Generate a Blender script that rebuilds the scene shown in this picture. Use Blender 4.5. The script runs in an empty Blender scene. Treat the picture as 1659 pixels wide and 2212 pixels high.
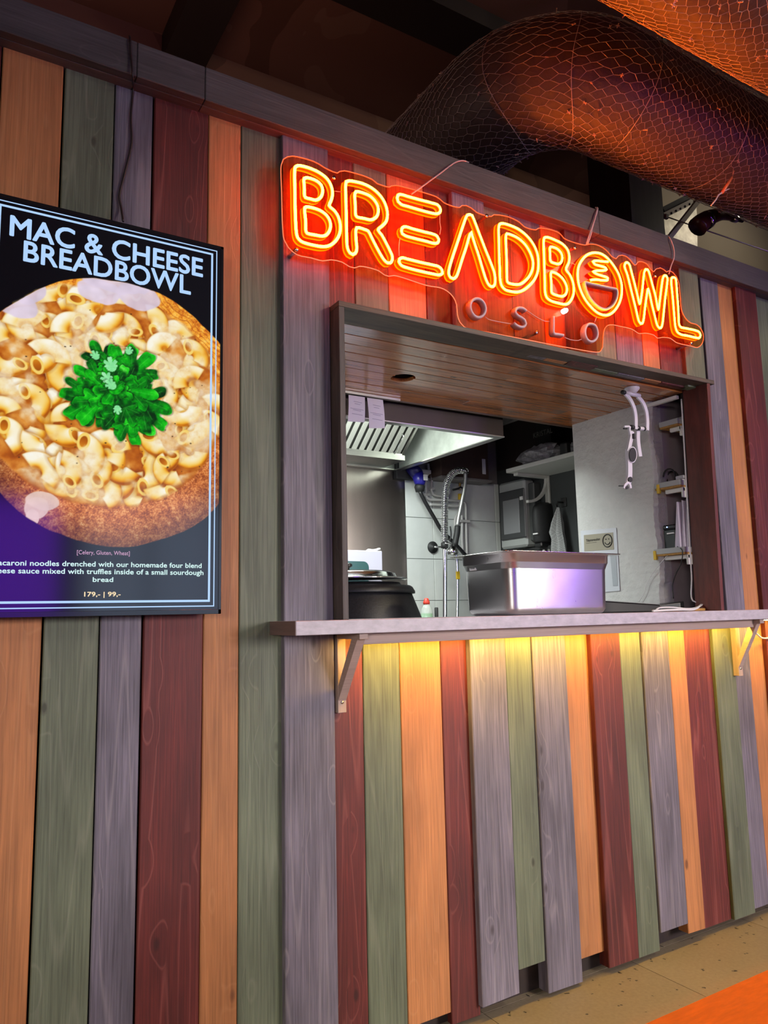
import bpy, math, random
import numpy as np
from mathutils import Vector, Matrix

# ------------------------------------------------------------------ camera, world, lights, exposure
S = bpy.context.scene
COL = S.collection
YAW, PITCH, ROLL, FPX = 0.548479, 0.135526, 0.021674, 1633.34
IW, IH = 1659, 2212
CAM = Vector((0.0, -1.9, 1.17))
_f = Vector((math.sin(YAW) * math.cos(PITCH), math.cos(YAW) * math.cos(PITCH), math.sin(PITCH)))
_r = Vector((math.cos(YAW), -math.sin(YAW), 0))
_d = _f.cross(_r)
_c, _s = math.cos(ROLL), math.sin(ROLL)
RIGHT = _c * _r + _s * _d
DOWN = -_s * _r + _c * _d
cam_data = bpy.data.cameras.new('camera')
cam = bpy.data.objects.new('camera', cam_data)
COL.objects.link(cam)
cam_data.sensor_fit = 'HORIZONTAL'
cam_data.sensor_width = 36.0
cam_data.lens = 36.0 * FPX / IW
cam_data.clip_start = 0.02
rot = Matrix((RIGHT, -DOWN, -_f)).transposed()
cam.matrix_world = Matrix.Translation(CAM) @ rot.to_4x4()
S.camera = cam

world = bpy.data.worlds.new('world')
S.world = world
world.use_nodes = True
world.node_tree.nodes['Background'].inputs[0].default_value = (0.8, 0.85, 1.0, 1)
world.node_tree.nodes['Background'].inputs[1].default_value = 0.05

def area(name, loc, target, sx, sy, energy, color, spread=180):
    l = bpy.data.lights.new(name, 'AREA')
    l.shape = 'RECTANGLE'; l.size = sx; l.size_y = sy
    l.energy = energy; l.color = color; l.spread = math.radians(spread)
    o = bpy.data.objects.new(name, l); COL.objects.link(o)
    o.location = loc
    o.rotation_euler = (Vector(target) - Vector(loc)).to_track_quat('-Z', 'Y').to_euler()
    return o

# hall lamps near the ceiling, the hood lamp, and added fill lights without fixtures
area('hall_lamp_key', (2.8, -2.6, 3.1), (2.3, 0, 1.4), 0.45, 0.35, 11, (1.0, 0.88, 0.76), 110)
area('front_fill_right', (4.0, -5.0, 1.75), (1.9, 0, 0.15), 1.5, 1.0, 31, (1.0, 0.92, 0.84), 62)  # added low fill from the right front, brightens the lower boards
area('front_fill_left', (-2.6, -4.2, 1.7), (0.25, 0, 0.15), 1.2, 0.7, 17, (1.0, 0.91, 0.84), 62)  # added low fill from the left, aimed down to keep upper boards dim
area('hall_lamp_duct', (3.6, -1.75, 3.45), (2.7, -0.6, 3.0), 0.3, 0.2, 7, (1.0, 0.86, 0.52), 110)
area('hall_lamp_far', (4.3, 0.16, 3.65), (3.9, 0.85, 3.0), 0.5, 0.1, 2.6, (1.0, 0.88, 0.70))
area('ceiling_fill', (0.3, 0.55, 2.72), (0.5, 0.75, 3.8), 1.6, 0.3, 5, (1.0, 0.62, 0.48))  # unseen uplight added behind the beam to lift the dark ceiling
area('hood_lamp', (1.50, 1.02, 2.24), (1.56, 1.10, 1.0), 0.8, 0.14, 40, (0.90, 1.0, 0.95))
area('filter_fill', (1.5, 0.80, 2.16), (1.6, 1.25, 2.14), 0.7, 0.05, 5, (0.92, 1.0, 0.90))  # extra emitter added to brighten the baffle filters
area('kitchen_fill', (0.45, 1.0, 1.92), (2.5, 1.3, 1.45), 0.7, 0.4, 5, (0.92, 0.99, 1.0))  # weak fill added to the kitchen beside the hood light

vs = S.view_settings
S.display_settings.display_device = 'sRGB'
vs.view_transform = 'Standard'
vs.look = 'None'
vs.exposure = 0.0
vs.gamma = 1.0
vs.use_curve_mapping = False

# ------------------------------------------------------------------ geometry helpers
def _ray(px, py):
    return RIGHT * (px - IW / 2) + DOWN * (py - IH / 2) + _f * FPX

def at(px, py, y=0.0):            # point of the photograph on the upright plane at distance y
    d = _ray(px, py); return CAM + d * ((y - CAM.y) / d.y)

def atz(px, py, z):               # ... on the level plane at height z
    d = _ray(px, py); return CAM + d * ((z - CAM.z) / d.z)

def atx(px, py, x):               # ... on the upright plane at x
    d = _ray(px, py); return CAM + d * ((x - CAM.x) / d.x)

def crop(ox, oy, sc, pts, y):     # points read off an enlarged crop
    return [at(ox + a / sc, oy + b / sc, y) for a, b in pts]

def srgb(r, g, b):
    f = lambda c: (c / 255 / 12.92) if c / 255 <= 0.04045 else ((c / 255 + 0.055) / 1.055) ** 2.4
    return (f(r), f(g), f(b))

class MB:
    """collects shapes into one mesh object"""
    def __init__(s):
        s.v = []; s.f = []; s.sm = []
    def add(s, vs, fs, smooth=False):
        n = len(s.v)
        s.v += [tuple(p) for p in vs]
        s.f += [tuple(i + n for i in f) for f in fs]
        s.sm += [smooth] * len(fs)
        return s
    def box(s, x0, x1, y0, y1, z0, z1, ch=0.0):
        if ch <= 0:
            v = [(x, y, z) for z in (z0, z1) for y in (y0, y1) for x in (x0, x1)]
            return s.add(v, [(0, 2, 3, 1), (4, 5, 7, 6), (0, 1, 5, 4), (2, 6, 7, 3), (0, 4, 6, 2), (1, 3, 7, 5)])
        P = {}
        vs = []
        for i, x in ((0, x0), (1, x1)):
            for j, y in ((0, y0), (1, y1)):
                for k, z in ((0, z0), (1, z1)):
                    sx = ch if i == 0 else -ch; sy = ch if j == 0 else -ch; sz = ch if k == 0 else -ch
                    P[i, j, k, 0] = len(vs); vs.append((x, y + sy, z + sz))
                    P[i, j, k, 1] = len(vs); vs.append((x + sx, y, z + sz))
                    P[i, j, k, 2] = len(vs); vs.append((x + sx, y + sy, z))
        q = []
        o = [(0, 0), (0, 1), (1, 1), (1, 0)]
        for i in (0, 1):
            a = [P[i, j, k, 0] for j, k in o]; q.append(tuple(a if i == 0 else a[::-1]))
            a = [P[j, i, k, 1] for j, k in o]; q.append(tuple(a[::-1] if i == 0 else a))
            a = [P[j, k, i, 2] for j, k in o]; q.append(tuple(a if i == 0 else a[::-1]))
        for i in (0, 1):
            for j in (0, 1):
                q.append((P[i, j, 0, 0], P[i, j, 0, 1], P[i, j, 1, 1], P[i, j, 1, 0]))
                q.append((P[i, 0, j, 0], P[i, 0, j, 2], P[i, 1, j, 2], P[i, 1, j, 0]))
                q.append((P[0, i, j, 1], P[0, i, j, 2], P[1, i, j, 2], P[1, i, j, 1]))
                for k in (0, 1):
                    q.append((P[i, j, k, 0], P[i, j, k, 1], P[i, j, k, 2]))
        return s.add(vs, q)
    def hexa(s, p):               # eight corners: bottom ring 0-3, top ring 4-7
        return s.add(p, [(3, 2, 1, 0), (4, 5, 6, 7), (0, 1, 5, 4), (1, 2, 6, 5), (2, 3, 7, 6), (3, 0, 4, 7)])
    def beam(s, a, b, w, h, up=(0, 0, 1)):
        a = Vector(a); b = Vector(b); t = (b - a).normalized(); u = Vector(up)
        sd = t.cross(u).normalized() * (w / 2); n = sd.cross(t).normalized() * (h / 2)
        return s.hexa([a - sd - n, a + sd - n, b + sd - n, b - sd - n, a - sd + n, a + sd + n, b + sd + n, b - sd + n])
    def sweep(s, path, prof, closed=False, up=None, smooth=True, caps=True, scales=None):
        """prof: list of (a, b) offsets along the side and the normal of the path"""
        P = [Vector(p) for p in path]; n = len(P); m = len(prof); vs = []
        T = []
        for i in range(n):
            if closed: t = P[(i + 1) % n] - P[i - 1]
            else: t = P[min(i + 1, n - 1)] - P[max(i - 1, 0)]
            T.append(t.normalized() if t.length > 1e-9 else Vector((0, 0, 1)))
        nv = None
        for i in range(n):
            t = T[i]
            if up is not None:
                nn = Vector(up); sd = t.cross(nn)
                sd = sd.normalized() if sd.length > 1e-6 else Vector((1, 0, 0))
                nn = sd.cross(t).normalized()
            else:
                if nv is None:
                    nv = Vector((0, 0, 1)) if abs(t.z) < 0.9 else Vector((1, 0, 0))
                nn = (nv - t * nv.dot(t)).normalized(); nv = nn
                sd = t.cross(nn).normalized()
            k = scales[i] if scales else 1.0
            if closed or 0 < i < n - 1:      # mitre
                d0 = (P[i] - P[i - 1]).normalized(); d1 = (P[(i + 1) % n] - P[i]).normalized()
                ch = max(0.55, math.sqrt(max(0.0, (1 + d0.dot(d1)) / 2)))
            else: ch = 1.0
            for a, b in prof:
                vs.append(P[i] + sd * (a * k / (ch if up is not None else 1.0)) + nn * (b * k))
        fs = []
        for i in range(n if closed else n - 1):
            j = (i + 1) % n
            for a in range(m):
                b = (a + 1) % m
                fs.append((i * m + a, j * m + a, j * m + b, i * m + b))
        if caps and not closed:
            fs.append(tuple(range(m))[::1]); fs.append(tuple((n - 1) * m + a for a in range(m))[::-1])
        return s.add(vs, fs, smooth)
    def tube(s, path, r, n=8, closed=False, smooth=True, scales=None):
        return s.sweep(path, [(r * math.cos(2 * math.pi * k / n), r * math.sin(2 * math.pi * k / n)) for k in range(n)], closed, None, smooth, True, scales)
    def lathe(s, prof, c=(0, 0, 0), n=32, axis='z', smooth=True):
        vs = []; c = Vector(c)
        for r, h in prof:
            for k in range(n):
                a = 2 * math.pi * k / n
                p = {'z': (r * math.cos(a), r * math.sin(a), h), 'y': (r * math.cos(a), h, r * math.sin(a)), 'x': (h, r * math.cos(a), r * math.sin(a))}[axis]
                vs.append(c + Vector(p))
        fs = []
        for i in range(len(prof) - 1):
            for k in range(n):
                j = (k + 1) % n
                fs.append((i * n + k, i * n + j, (i + 1) * n + j, (i + 1) * n + k))
        fs.append(tuple(range(n))[::-1]); fs.append(tuple((len(prof) - 1) * n + k for k in range(n)))
        return s.add(vs, fs, smooth)
    def prism(s, poly, d):        # polygon of 3-D points pushed along d
        d = Vector(d); P = [Vector(p) for p in poly]; n = len(P)
        return s.add(P + [p + d for p in P], [tuple(range(n))[::-1], tuple(range(n, 2 * n))] + [(i, (i + 1) % n, n + (i + 1) % n, n + i) for i in range(n)])
    def build(s, name, m, parent=None, bevel=0.0):
        P = np.array(s.v, dtype=float)
        c = (P.min(0) + P.max(0)) / 2
        me = bpy.data.meshes.new(name)
        me.from_pydata((P - c).tolist(), [], s.f)
        me.polygons.foreach_set('use_smooth', s.sm)
        me.update()
        if m is not None: me.materials.append(m)
        o = bpy.data.objects.new(name, me); COL.objects.link(o)
        o.location = c
        if parent is not None: put(o, parent)
        if bevel > 0:
            b = o.modifiers.new('bevel', 'BEVEL'); b.width = bevel; b.segments = 2; b.limit_method = 'ANGLE'
        return o

def put(o, parent):
    o.parent = parent
    bpy.context.view_layer.update()
    o.matrix_parent_inverse = parent.matrix_world.inverted()

def tag(o, label=None, cat=None, group=None, kind=None):
    if label: o['label'] = label
    if cat: o['category'] = cat
    if group: o['group'] = group
    if kind: o['kind'] = kind
    return o

def thing(name, loc, label, cat, group=None):
    o = bpy.data.objects.new(name, None); COL.objects.link(o)
    o.location = loc; o.empty_display_size = 0.05
    bpy.context.view_layer.update()
    return tag(o, label, cat, group)

def smooth_path(pts, closed=False, step=0.006):
    P = [Vector(p) for p in pts]; n = len(P); out = []
    rng = range(n if closed else n - 1)
    for i in rng:
        if closed: p0, p1, p2, p3 = P[i - 1], P[i], P[(i + 1) % n], P[(i + 2) % n]
        else: p0, p1, p2, p3 = P[max(i - 1, 0)], P[i], P[i + 1], P[min(i + 2, n - 1)]
        L = (p2 - p1).length
        if L < 1e-6: continue
        t01 = max((p1 - p0).length, 1e-5) ** .5; t12 = L ** .5; t23 = max((p3 - p2).length, 1e-5) ** .5
        m1 = (p2 - p1) if (p1 - p0).length < 1e-6 else (p2 - p1 + t12 * ((p1 - p0) / t01 - (p2 - p0) / (t01 + t12)))
        m2 = (p2 - p1) if (p3 - p2).length < 1e-6 else (p2 - p1 + t12 * ((p3 - p2) / t23 - (p3 - p1) / (t12 + t23)))
        k = max(1, int(L / step))
        for q in range(k):
            u = q / k
            out.append(p1 * (2 * u**3 - 3 * u**2 + 1) + m1 * (u**3 - 2 * u**2 + u) + p2 * (-2 * u**3 + 3 * u**2) + m2 * (u**3 - u**2))
    if not closed: out.append(P[-1])
    return out

# ------------------------------------------------------------------ materials
def new_mat(name):
    m = bpy.data.materials.new(name); m.use_nodes = True
    nt = m.node_tree; b = nt.nodes['Principled BSDF']
    return m, nt, b

def N(nt, typ, **kw):
    n = nt.nodes.new(typ)
    for k, v in kw.items():
        if k in ('operation', 'blend_type', 'data_type', 'noise_dimensions', 'feature', 'interpolation_type', 'attribute_name', 'clamp', 'wave_type', 'bands_direction', 'distance'): setattr(n, k, v)
        else: n.inputs[k].default_value = v
    return n

def plain(name, col, rough=0.5, metal=0.0, noise=0.0, scale=30.0, bump=0.0, spec=0.5, coat=0.0, emis=None, estr=0.0, aniso=None, bdist=0.004):
    m, nt, b = new_mat(name)
    b.inputs['Base Color'].default_value = (*col, 1); b.inputs['Roughness'].default_value = rough
    b.inputs['Metallic'].default_value = metal; b.inputs['Specular IOR Level'].default_value = spec
    b.inputs['Coat Weight'].default_value = coat
    if emis: b.inputs['Emission Color'].default_value = (*emis, 1); b.inputs['Emission Strength'].default_value = estr
    if noise > 0 or bump > 0:
        tc = N(nt, 'ShaderNodeTexCoord'); mp = N(nt, 'ShaderNodeMapping')
        if aniso: mp.inputs['Scale'].default_value = aniso
        nt.links.new(tc.outputs['Object'], mp.inputs['Vector'])
        no = N(nt, 'ShaderNodeTexNoise', Scale=scale, Detail=5.0, Roughness=0.6)
        nt.links.new(mp.outputs['Vector'], no.inputs['Vector'])
        if noise > 0:
            mr = N(nt, 'ShaderNodeMapRange'); mr.inputs[1].default_value = 0.25; mr.inputs[2].default_value = 0.75
            mr.inputs[3].default_value = 1 - noise; mr.inputs[4].default_value = 1 + noise
            nt.links.new(no.outputs['Fac'], mr.inputs[0])
            mx = N(nt, 'ShaderNodeVectorMath', operation='SCALE'); mx.inputs[0].default_value = col
            nt.links.new(mr.outputs[0], mx.inputs['Scale']); nt.links.new(mx.outputs[0], b.inputs['Base Color'])
        if bump > 0:
            bp = N(nt, 'ShaderNodeBump', Strength=bump, Distance=bdist)
            nt.links.new(no.outputs['Fac'], bp.inputs['Height']); nt.links.new(bp.outputs[0], b.inputs['Normal'])
    return m

def wood(name, col, light, axis='z', rough=0.55, contrast=0.35, lines=0.5, knots=True, bump=0.25, coat=0.0, fine=1.0):
    """stained softwood: streaks along the grain, cathedral growth rings, knots"""
    m, nt, b = new_mat(name); L = nt.links.new
    b.inputs['Roughness'].default_value = rough; b.inputs['Coat Weight'].default_value = coat; b.inputs['Coat Roughness'].default_value = 0.12
    tc = N(nt, 'ShaderNodeTexCoord'); oi = N(nt, 'ShaderNodeObjectInfo')
    sw = N(nt, 'ShaderNodeSeparateXYZ'); L(tc.outputs['Object'], sw.inputs[0])
    cb = N(nt, 'ShaderNodeCombineXYZ')          # -> (across, depth, along)
    if axis == 'z': o = ('X', 'Y', 'Z')
    elif axis == 'x': o = ('Z', 'Y', 'X')
    elif axis == 'xy': o = ('Y', 'Z', 'X')
    else: o = ('X', 'Z', 'Y')
    for i, k in enumerate(o): L(sw.outputs[k], cb.inputs[i])
    rv = N(nt, 'ShaderNodeMath', operation='MULTIPLY'); rv.inputs[1].default_value = 37.0; L(oi.outputs['Random'], rv.inputs[0])
    cr = N(nt, 'ShaderNodeCombineXYZ'); 
    for i in range(3): L(rv.outputs[0], cr.inputs[i])
    ad = N(nt, 'ShaderNodeVectorMath', operation='ADD'); L(cb.outputs[0], ad.inputs[0]); L(cr.outputs[0], ad.inputs[1])
    # knots
    kv = N(nt, 'ShaderNodeVectorMath', operation='MULTIPLY'); kv.inputs[1].default_value = (13.0, 0.0, 6.0); L(ad.outputs[0], kv.inputs[0])
    kn = N(nt, 'ShaderNodeTexVoronoi', Scale=1.0, Randomness=0.95); kn.voronoi_dimensions = '3D'; L(kv.outputs[0], kn.inputs['Vector'])
    kr = N(nt, 'ShaderNodeMapRange'); kr.inputs[1].default_value = 0.05; kr.inputs[2].default_value = 0.42; kr.inputs[3].default_value = 1.0; kr.inputs[4].default_value = 0.0
    kc = N(nt, 'ShaderNodeSeparateColor'); L(kn.outputs['Color'], kc.inputs[0])
    ks = N(nt, 'ShaderNodeMath', operation='LESS_THAN'); ks.inputs[1].default_value = 0.62; L(kc.outputs[0], ks.inputs[0])
    kd = N(nt, 'ShaderNodeMath', operation='ADD'); L(ks.outputs[0], kd.inputs[0]); L(kn.outputs['Distance'], kd.inputs[1])
    L(kd.outputs[0], kr.inputs[0])
    # growth rings
    gv = N(nt, 'ShaderNodeVectorMath', operation='MULTIPLY'); gv.inputs[1].default_value = (10.0, 3.0, 0.42); L(ad.outputs[0], gv.inputs[0])
    g = N(nt, 'ShaderNodeTexNoise', Scale=1.0, Detail=1.2, Roughness=0.45); L(gv.outputs[0], g.inputs['Vector'])
    gk = N(nt, 'ShaderNodeMath', operation='MULTIPLY_ADD'); L(kr.outputs[0], gk.inputs[0]); gk.inputs[1].default_value = 0.13 if knots else 0.0; L(g.outputs['Fac'], gk.inputs[2])
    gm = N(nt, 'ShaderNodeMath', operation='MULTIPLY'); gm.inputs[1].default_value = 20.0; L(gk.outputs[0], gm.inputs[0])
    pp = N(nt, 'ShaderNodeMath', operation='PINGPONG'); pp.inputs[1].default_value = 1.0; L(gm.outputs[0], pp.inputs[0])
    ln = N(nt, 'ShaderNodeMapRange'); ln.inputs[1].default_value = 0.0; ln.inputs[2].default_value = 0.22; ln.inputs[3].default_value = 1.0; ln.inputs[4].default_value = 0.0
    L(pp.outputs[0], ln.inputs[0])
    # fine streaks
    fv = N(nt, 'ShaderNodeVectorMath', operation='MULTIPLY'); fv.inputs[1].default_value = (230.0 * fine, 60.0, 5.0 * fine); L(ad.outputs[0], fv.inputs[0])
    fn = N(nt, 'ShaderNodeTexNoise', Scale=1.0, Detail=4.0, Roughness=0.65); L(fv.outputs[0], fn.inputs['Vector'])
    # blotches of stain
    bv = N(nt, 'ShaderNodeVectorMath', operation='MULTIPLY'); bv.inputs[1].default_value = (8.0, 8.0, 2.2); L(ad.outputs[0], bv.inputs[0])
    bn = N(nt, 'ShaderNodeTexNoise', Scale=1.0, Detail=3.0, Roughness=0.55); L(bv.outputs[0], bn.inputs['Vector'])
    # value
    f1 = N(nt, 'ShaderNodeMapRange'); f1.inputs[1].default_value = 0.3; f1.inputs[2].default_value = 0.7; f1.inputs[3].default_value = 1 - contrast * 0.8; f1.inputs[4].default_value = 1 + contrast * 0.8; L(fn.outputs['Fac'], f1.inputs[0])
    b1 = N(nt, 'ShaderNodeMapRange'); b1.inputs[1].default_value = 0.3; b1.inputs[2].default_value = 0.7; b1.inputs[3].default_value = 1 - contrast * 0.75; b1.inputs[4].default_value = 1 + contrast * 0.65; L(bn.outputs['Fac'], b1.inputs[0])
    mu = N(nt, 'ShaderNodeMath', operation='MULTIPLY'); L(f1.outputs[0], mu.inputs[0]); L(b1.outputs[0], mu.inputs[1])
    rnd = N(nt, 'ShaderNodeMapRange'); rnd.inputs[3].default_value = 0.88; rnd.inputs[4].default_value = 1.12; L(oi.outputs['Random'], rnd.inputs[0])
    m2 = N(nt, 'ShaderNodeMath', operation='MULTIPLY'); L(mu.outputs[0], m2.inputs[0]); L(rnd.outputs[0], m2.inputs[1])
    sc = N(nt, 'ShaderNodeVectorMath', operation='SCALE'); sc.inputs[0].default_value = col; L(m2.outputs[0], sc.inputs['Scale'])
    mx = N(nt, 'ShaderNodeMix', data_type='RGBA'); mx.inputs['B'].default_value = (*light, 1); L(sc.outputs[0], mx.inputs['A'])
    lw = N(nt, 'ShaderNodeMath', operation='MULTIPLY'); lw.inputs[1].default_value = lines; L(ln.outputs[0], lw.inputs[0])
    lw2 = N(nt, 'ShaderNodeMath', operation='MULTIPLY'); L(lw.outputs[0], lw2.inputs[0]); L(bn.outputs['Fac'], lw2.inputs[1])
    L(lw2.outputs[0], mx.inputs['Factor'])
    last = mx.outputs['Result']
    if knots:
        core = N(nt, 'ShaderNodeMapRange'); core.inputs[1].default_value = 0.07; core.inputs[2].default_value = 0.13; core.inputs[3].default_value = 0.8; core.inputs[4].default_value = 0.0
        L(kd.outputs[0], core.inputs[0])
        dk = N(nt, 'ShaderNodeMix', data_type='RGBA'); dk.inputs['B'].default_value = (col[0] * .30, col[1] * .26, col[2] * .24, 1)
        L(last, dk.inputs['A']); L(core.outputs[0], dk.inputs['Factor']); last = dk.outputs['Result']
    L(last, b.inputs['Base Color'])
    hs = N(nt, 'ShaderNodeMath', operation='MULTIPLY_ADD'); L(ln.outputs[0], hs.inputs[0]); hs.inputs[1].default_value = 0.5; L(fn.outputs['Fac'], hs.inputs[2])
    bp = N(nt, 'ShaderNodeBump', Strength=bump, Distance=0.002); L(hs.outputs[0], bp.inputs['Height']); L(bp.outputs[0], b.inputs['Normal'])
    return m

W_RED = wood('red_stained_wood', (0.105, 0.015, 0.011), (0.28, 0.075, 0.06), contrast=0.45, lines=0.8)
W_ORANGE = wood('orange_stained_wood', (0.44, 0.175, 0.058), (0.55, 0.27, 0.11), contrast=0.30, lines=0.45)
W_GREEN = wood('green_stained_wood', (0.118, 0.138, 0.085), (0.24, 0.25, 0.175), contrast=0.40, lines=0.5)
W_PURPLE = wood('purple_grey_stained_wood', (0.140, 0.124, 0.152), (0.34, 0.30, 0.31), contrast=0.5, lines=0.6)
BOARD = {'r': W_RED, 'o': W_ORANGE, 'g': W_GREEN, 'p': W_PURPLE}
W_BEAM = wood('grey_stained_beam_wood', (0.075, 0.066, 0.062), (0.15, 0.13, 0.12), axis='x', contrast=0.35, lines=0.4)
W_FRAME = wood('grey_brown_frame_wood', (0.085, 0.060, 0.040), (0.17, 0.13, 0.09), axis='x', contrast=0.5, lines=0.3)
W_FRAMEV = wood('grey_brown_frame_wood_upright', (0.070, 0.056, 0.048), (0.16, 0.13, 0.10), contrast=0.5, lines=0.3)
W_JAMBRED = wood('dark_red_jamb_wood', (0.115, 0.020, 0.013), (0.17, 0.04, 0.03), contrast=0.4, lines=0.2)
W_LACQ = wood('lacquered_pine', (0.40, 0.14, 0.040), (0.48, 0.21, 0.075), axis='xy', rough=0.26, contrast=0.5, lines=0.5, coat=0.6, bump=0.15)
W_PALE = wood('pale_planed_pine', (0.42, 0.31, 0.26), (0.52, 0.40, 0.33), axis='x', contrast=0.15, lines=0.4, knots=False, bump=0.08)
W_PALEV = wood('pale_planed_pine_upright', (0.42, 0.31, 0.26), (0.52, 0.40, 0.33), contrast=0.15, lines=0.4, knots=False, bump=0.08)
DARKBOARD = plain('dark_brown_backing', (0.020, 0.010, 0.008), 0.7, noise=0.3)
STEEL = plain('brushed_steel', (0.55, 0.54, 0.51), 0.28, 1.0, noise=0.12, scale=8, aniso=(1, 1, 14))
STEEL_D = plain('dull_steel', (0.36, 0.35, 0.33), 0.42, 1.0, noise=0.2, scale=10)
CHROME = plain('chrome', (0.8, 0.8, 0.8), 0.12, 1.0)
WHITEP = plain('white_plastic', (0.72, 0.70, 0.70), 0.35)
WHITEPIPE = plain('white_painted_pipe', (0.50, 0.48, 0.47), 0.4)
BLACKP = plain('black_plastic', (0.012, 0.012, 0.013), 0.35)
BLACKM = plain('matt_black_plastic', (0.015, 0.015, 0.016), 0.6)
RUBBER = plain('black_rubber', (0.008, 0.008, 0.009), 0.5)
PAPER = plain('white_paper', (0.75, 0.73, 0.76), 0.8)
YELLOW = plain('yellow_plastic', (0.65, 0.42, 0.02), 0.5)
SCREW = plain('zinc_screw', (0.6, 0.58, 0.55), 0.3, 1.0)
LAMIN = plain('marbled_laminate', (0.46, 0.42, 0.46), 0.4, noise=0.22, scale=28, aniso=(1, 1, 2))
# ------------------------------------------------------------------ the setting: stall front
H_TOP = 2.565
random.seed(4)
back = MB()
back.box(-1.6, 0.98, .045, .07, 0, 2.66).box(2.67, 4.6, .045, .07, 0, 2.66).box(.98, 2.67, .045, .07, 0, 1.12).box(.98, 2.67, .045, .07, 2.10, 2.66)
wall = tag(back.build('wall_front', DARKBOARD), 'stall front clad in upright boards stained red, orange, green and purple', kind='structure')

def plank(x0, x1, yf, z0, z1, c, cut=0.0):
    """one upright board, its lower end sawn a little out of square"""
    b = MB(); y1 = .022; ch = .0022
    a, d = z0, z0 + cut
    x0 += .0006; x1 -= .0006
    pts = []
    for (x, z) in ((x0, a), (x1, d)): pass
    b.hexa([(x0 + ch, yf, a), (x1 - ch, yf, d), (x1, yf + ch, d), (x0, yf + ch, a),
            (x0 + ch, yf, z1), (x1 - ch, yf, z1), (x1, yf + ch, z1), (x0, yf + ch, z1)])
    b.hexa([(x0, yf + ch, a), (x1, yf + ch, d), (x1, y1, d), (x0, y1, a),
            (x0, yf + ch, z1), (x1, yf + ch, z1), (x1, y1, z1), (x0, y1, z1)])
    return b.build('plank', BOARD[c], wall)

T = H_TOP
# left of the hatch, floor to beam (boards beyond the frame go on to the stall's corner)
for x0, x1, c in ((-1.20, -1.06, 'p'), (-1.06, -.92, 'r'), (-.92, -.78, 'o'), (-.78, -.66, 'g'), (-.66, -.54, 'p'), (-.54, -.40, 'r'), (-.40, -.27, 'o'), (-.27, -.15, 'g'), (-.15, -.04, 'p'), (-.04, .098, 'r'),
                  (.1, .2385, 'o'), (.2425, .3635, 'g'), (.366, .4625, 'p'), (.467, .6155, 'r'), (.616, .7105, 'o'), (.7115, .840, 'g')):
    plank(x0, x1, random.uniform(-.001, .002), .03 + random.uniform(-.015, .02), T, c)
plank(.829, .979, -.02, .02, T, 'p')
# below the counter
for x0, x1, yf, z0, c, cut in ((.972, 1.079, 0, .03, 'r', 0), (1.080, 1.2035, 0, .03, 'g', 0), (1.2045, 1.350, 0, .045, 'o', .002), (1.351, 1.455, 0, .012, 'r', 0),
                               (1.4465, 1.5885, -.02, .040, 'p', .004), (1.589, 1.6985, -.017, .106, 'g', .001), (1.7005, 1.8475, -.021, .013, 'p', -.002),
                               (1.846, 1.972, 0, .066, 'o', 0), (1.9675, 2.1105, -.02, .020, 'r', -.001), (2.1115, 2.2185, -.017, .016, 'g', 0), (2.2205, 2.3655, -.023, .073, 'p', 0),
                               (2.3665, 2.4605, -.02, .037, 'o', -.002), (2.459, 2.634, -.006, .026, 'r', 0), (2.6295, 2.7575, -.02, .026, 'g', 0)):
    plank(x0, x1, yf, z0, 1.125, c, cut)
# above the hatch
for x0, x1, yf, c in ((.972, 1.0755, 0, 'r'), (1.0765, 1.1955, 0, 'g'), (1.1965, 1.3385, 0, 'o'), (1.3395, 1.450, 0, 'r'), (1.4395, 1.577, -.02, 'p'), (1.577, 1.7045, 0, 'g'),
                      (1.7055, 1.8505, 0, 'p'), (1.8515, 1.960, 0, 'o'), (1.9505, 2.089, -.02, 'r'), (2.089, 2.2165, 0, 'g'), (2.2175, 2.3665, 0, 'p'), (2.3675, 2.4645, 0, 'o'),
                      (2.4670, 2.615, 0, 'r'), (2.6025, 2.725, -.018, 'g')):
    plank(x0, x1, yf, 2.06, T, c)
# right of the hatch
for x0, x1, yf, c in ((2.759, 2.8785, -.004, 'p'), (2.8795, 2.985, -.001, 'o'), (2.977, 3.128, -.021, 'r'), (3.128, 3.268, 0, 'g'), (3.269, 3.40, 0, 'o'), (3.40, 3.53, -.02, 'p'),
                      (3.53, 3.66, 0, 'r'), (3.66, 3.79, 0, 'g'), (3.79, 3.93, 0, 'o'), (3.93, 4.06, 0, 'p'), (4.06, 4.2, 0, 'r')):
    plank(x0, x1, yf, .03, T, c)

# top beam of three lengths with butt joints
beam = tag(MB().box(-1.3, 4.4, -.03, .06, H_TOP + .002, H_TOP + .095).build('trim_1', W_BEAM), 'long grey stained beam capping the boards', kind='structure')
js = at(443, 165, -.057).x
for x0, x1 in ((-1.3, .405), (.4062, js), (js + .0015, 2.1), (2.1012, 4.4)):
    MB().box(x0, x1, -.057, -.030, H_TOP, H_TOP + .098, .002).build('beam_board', W_BEAM, beam)
    MB().box(x0, x1, -.030, .045, H_TOP - .0005, H_TOP + .015, .001).build('soffit_board', W_BEAM, beam)

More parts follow.
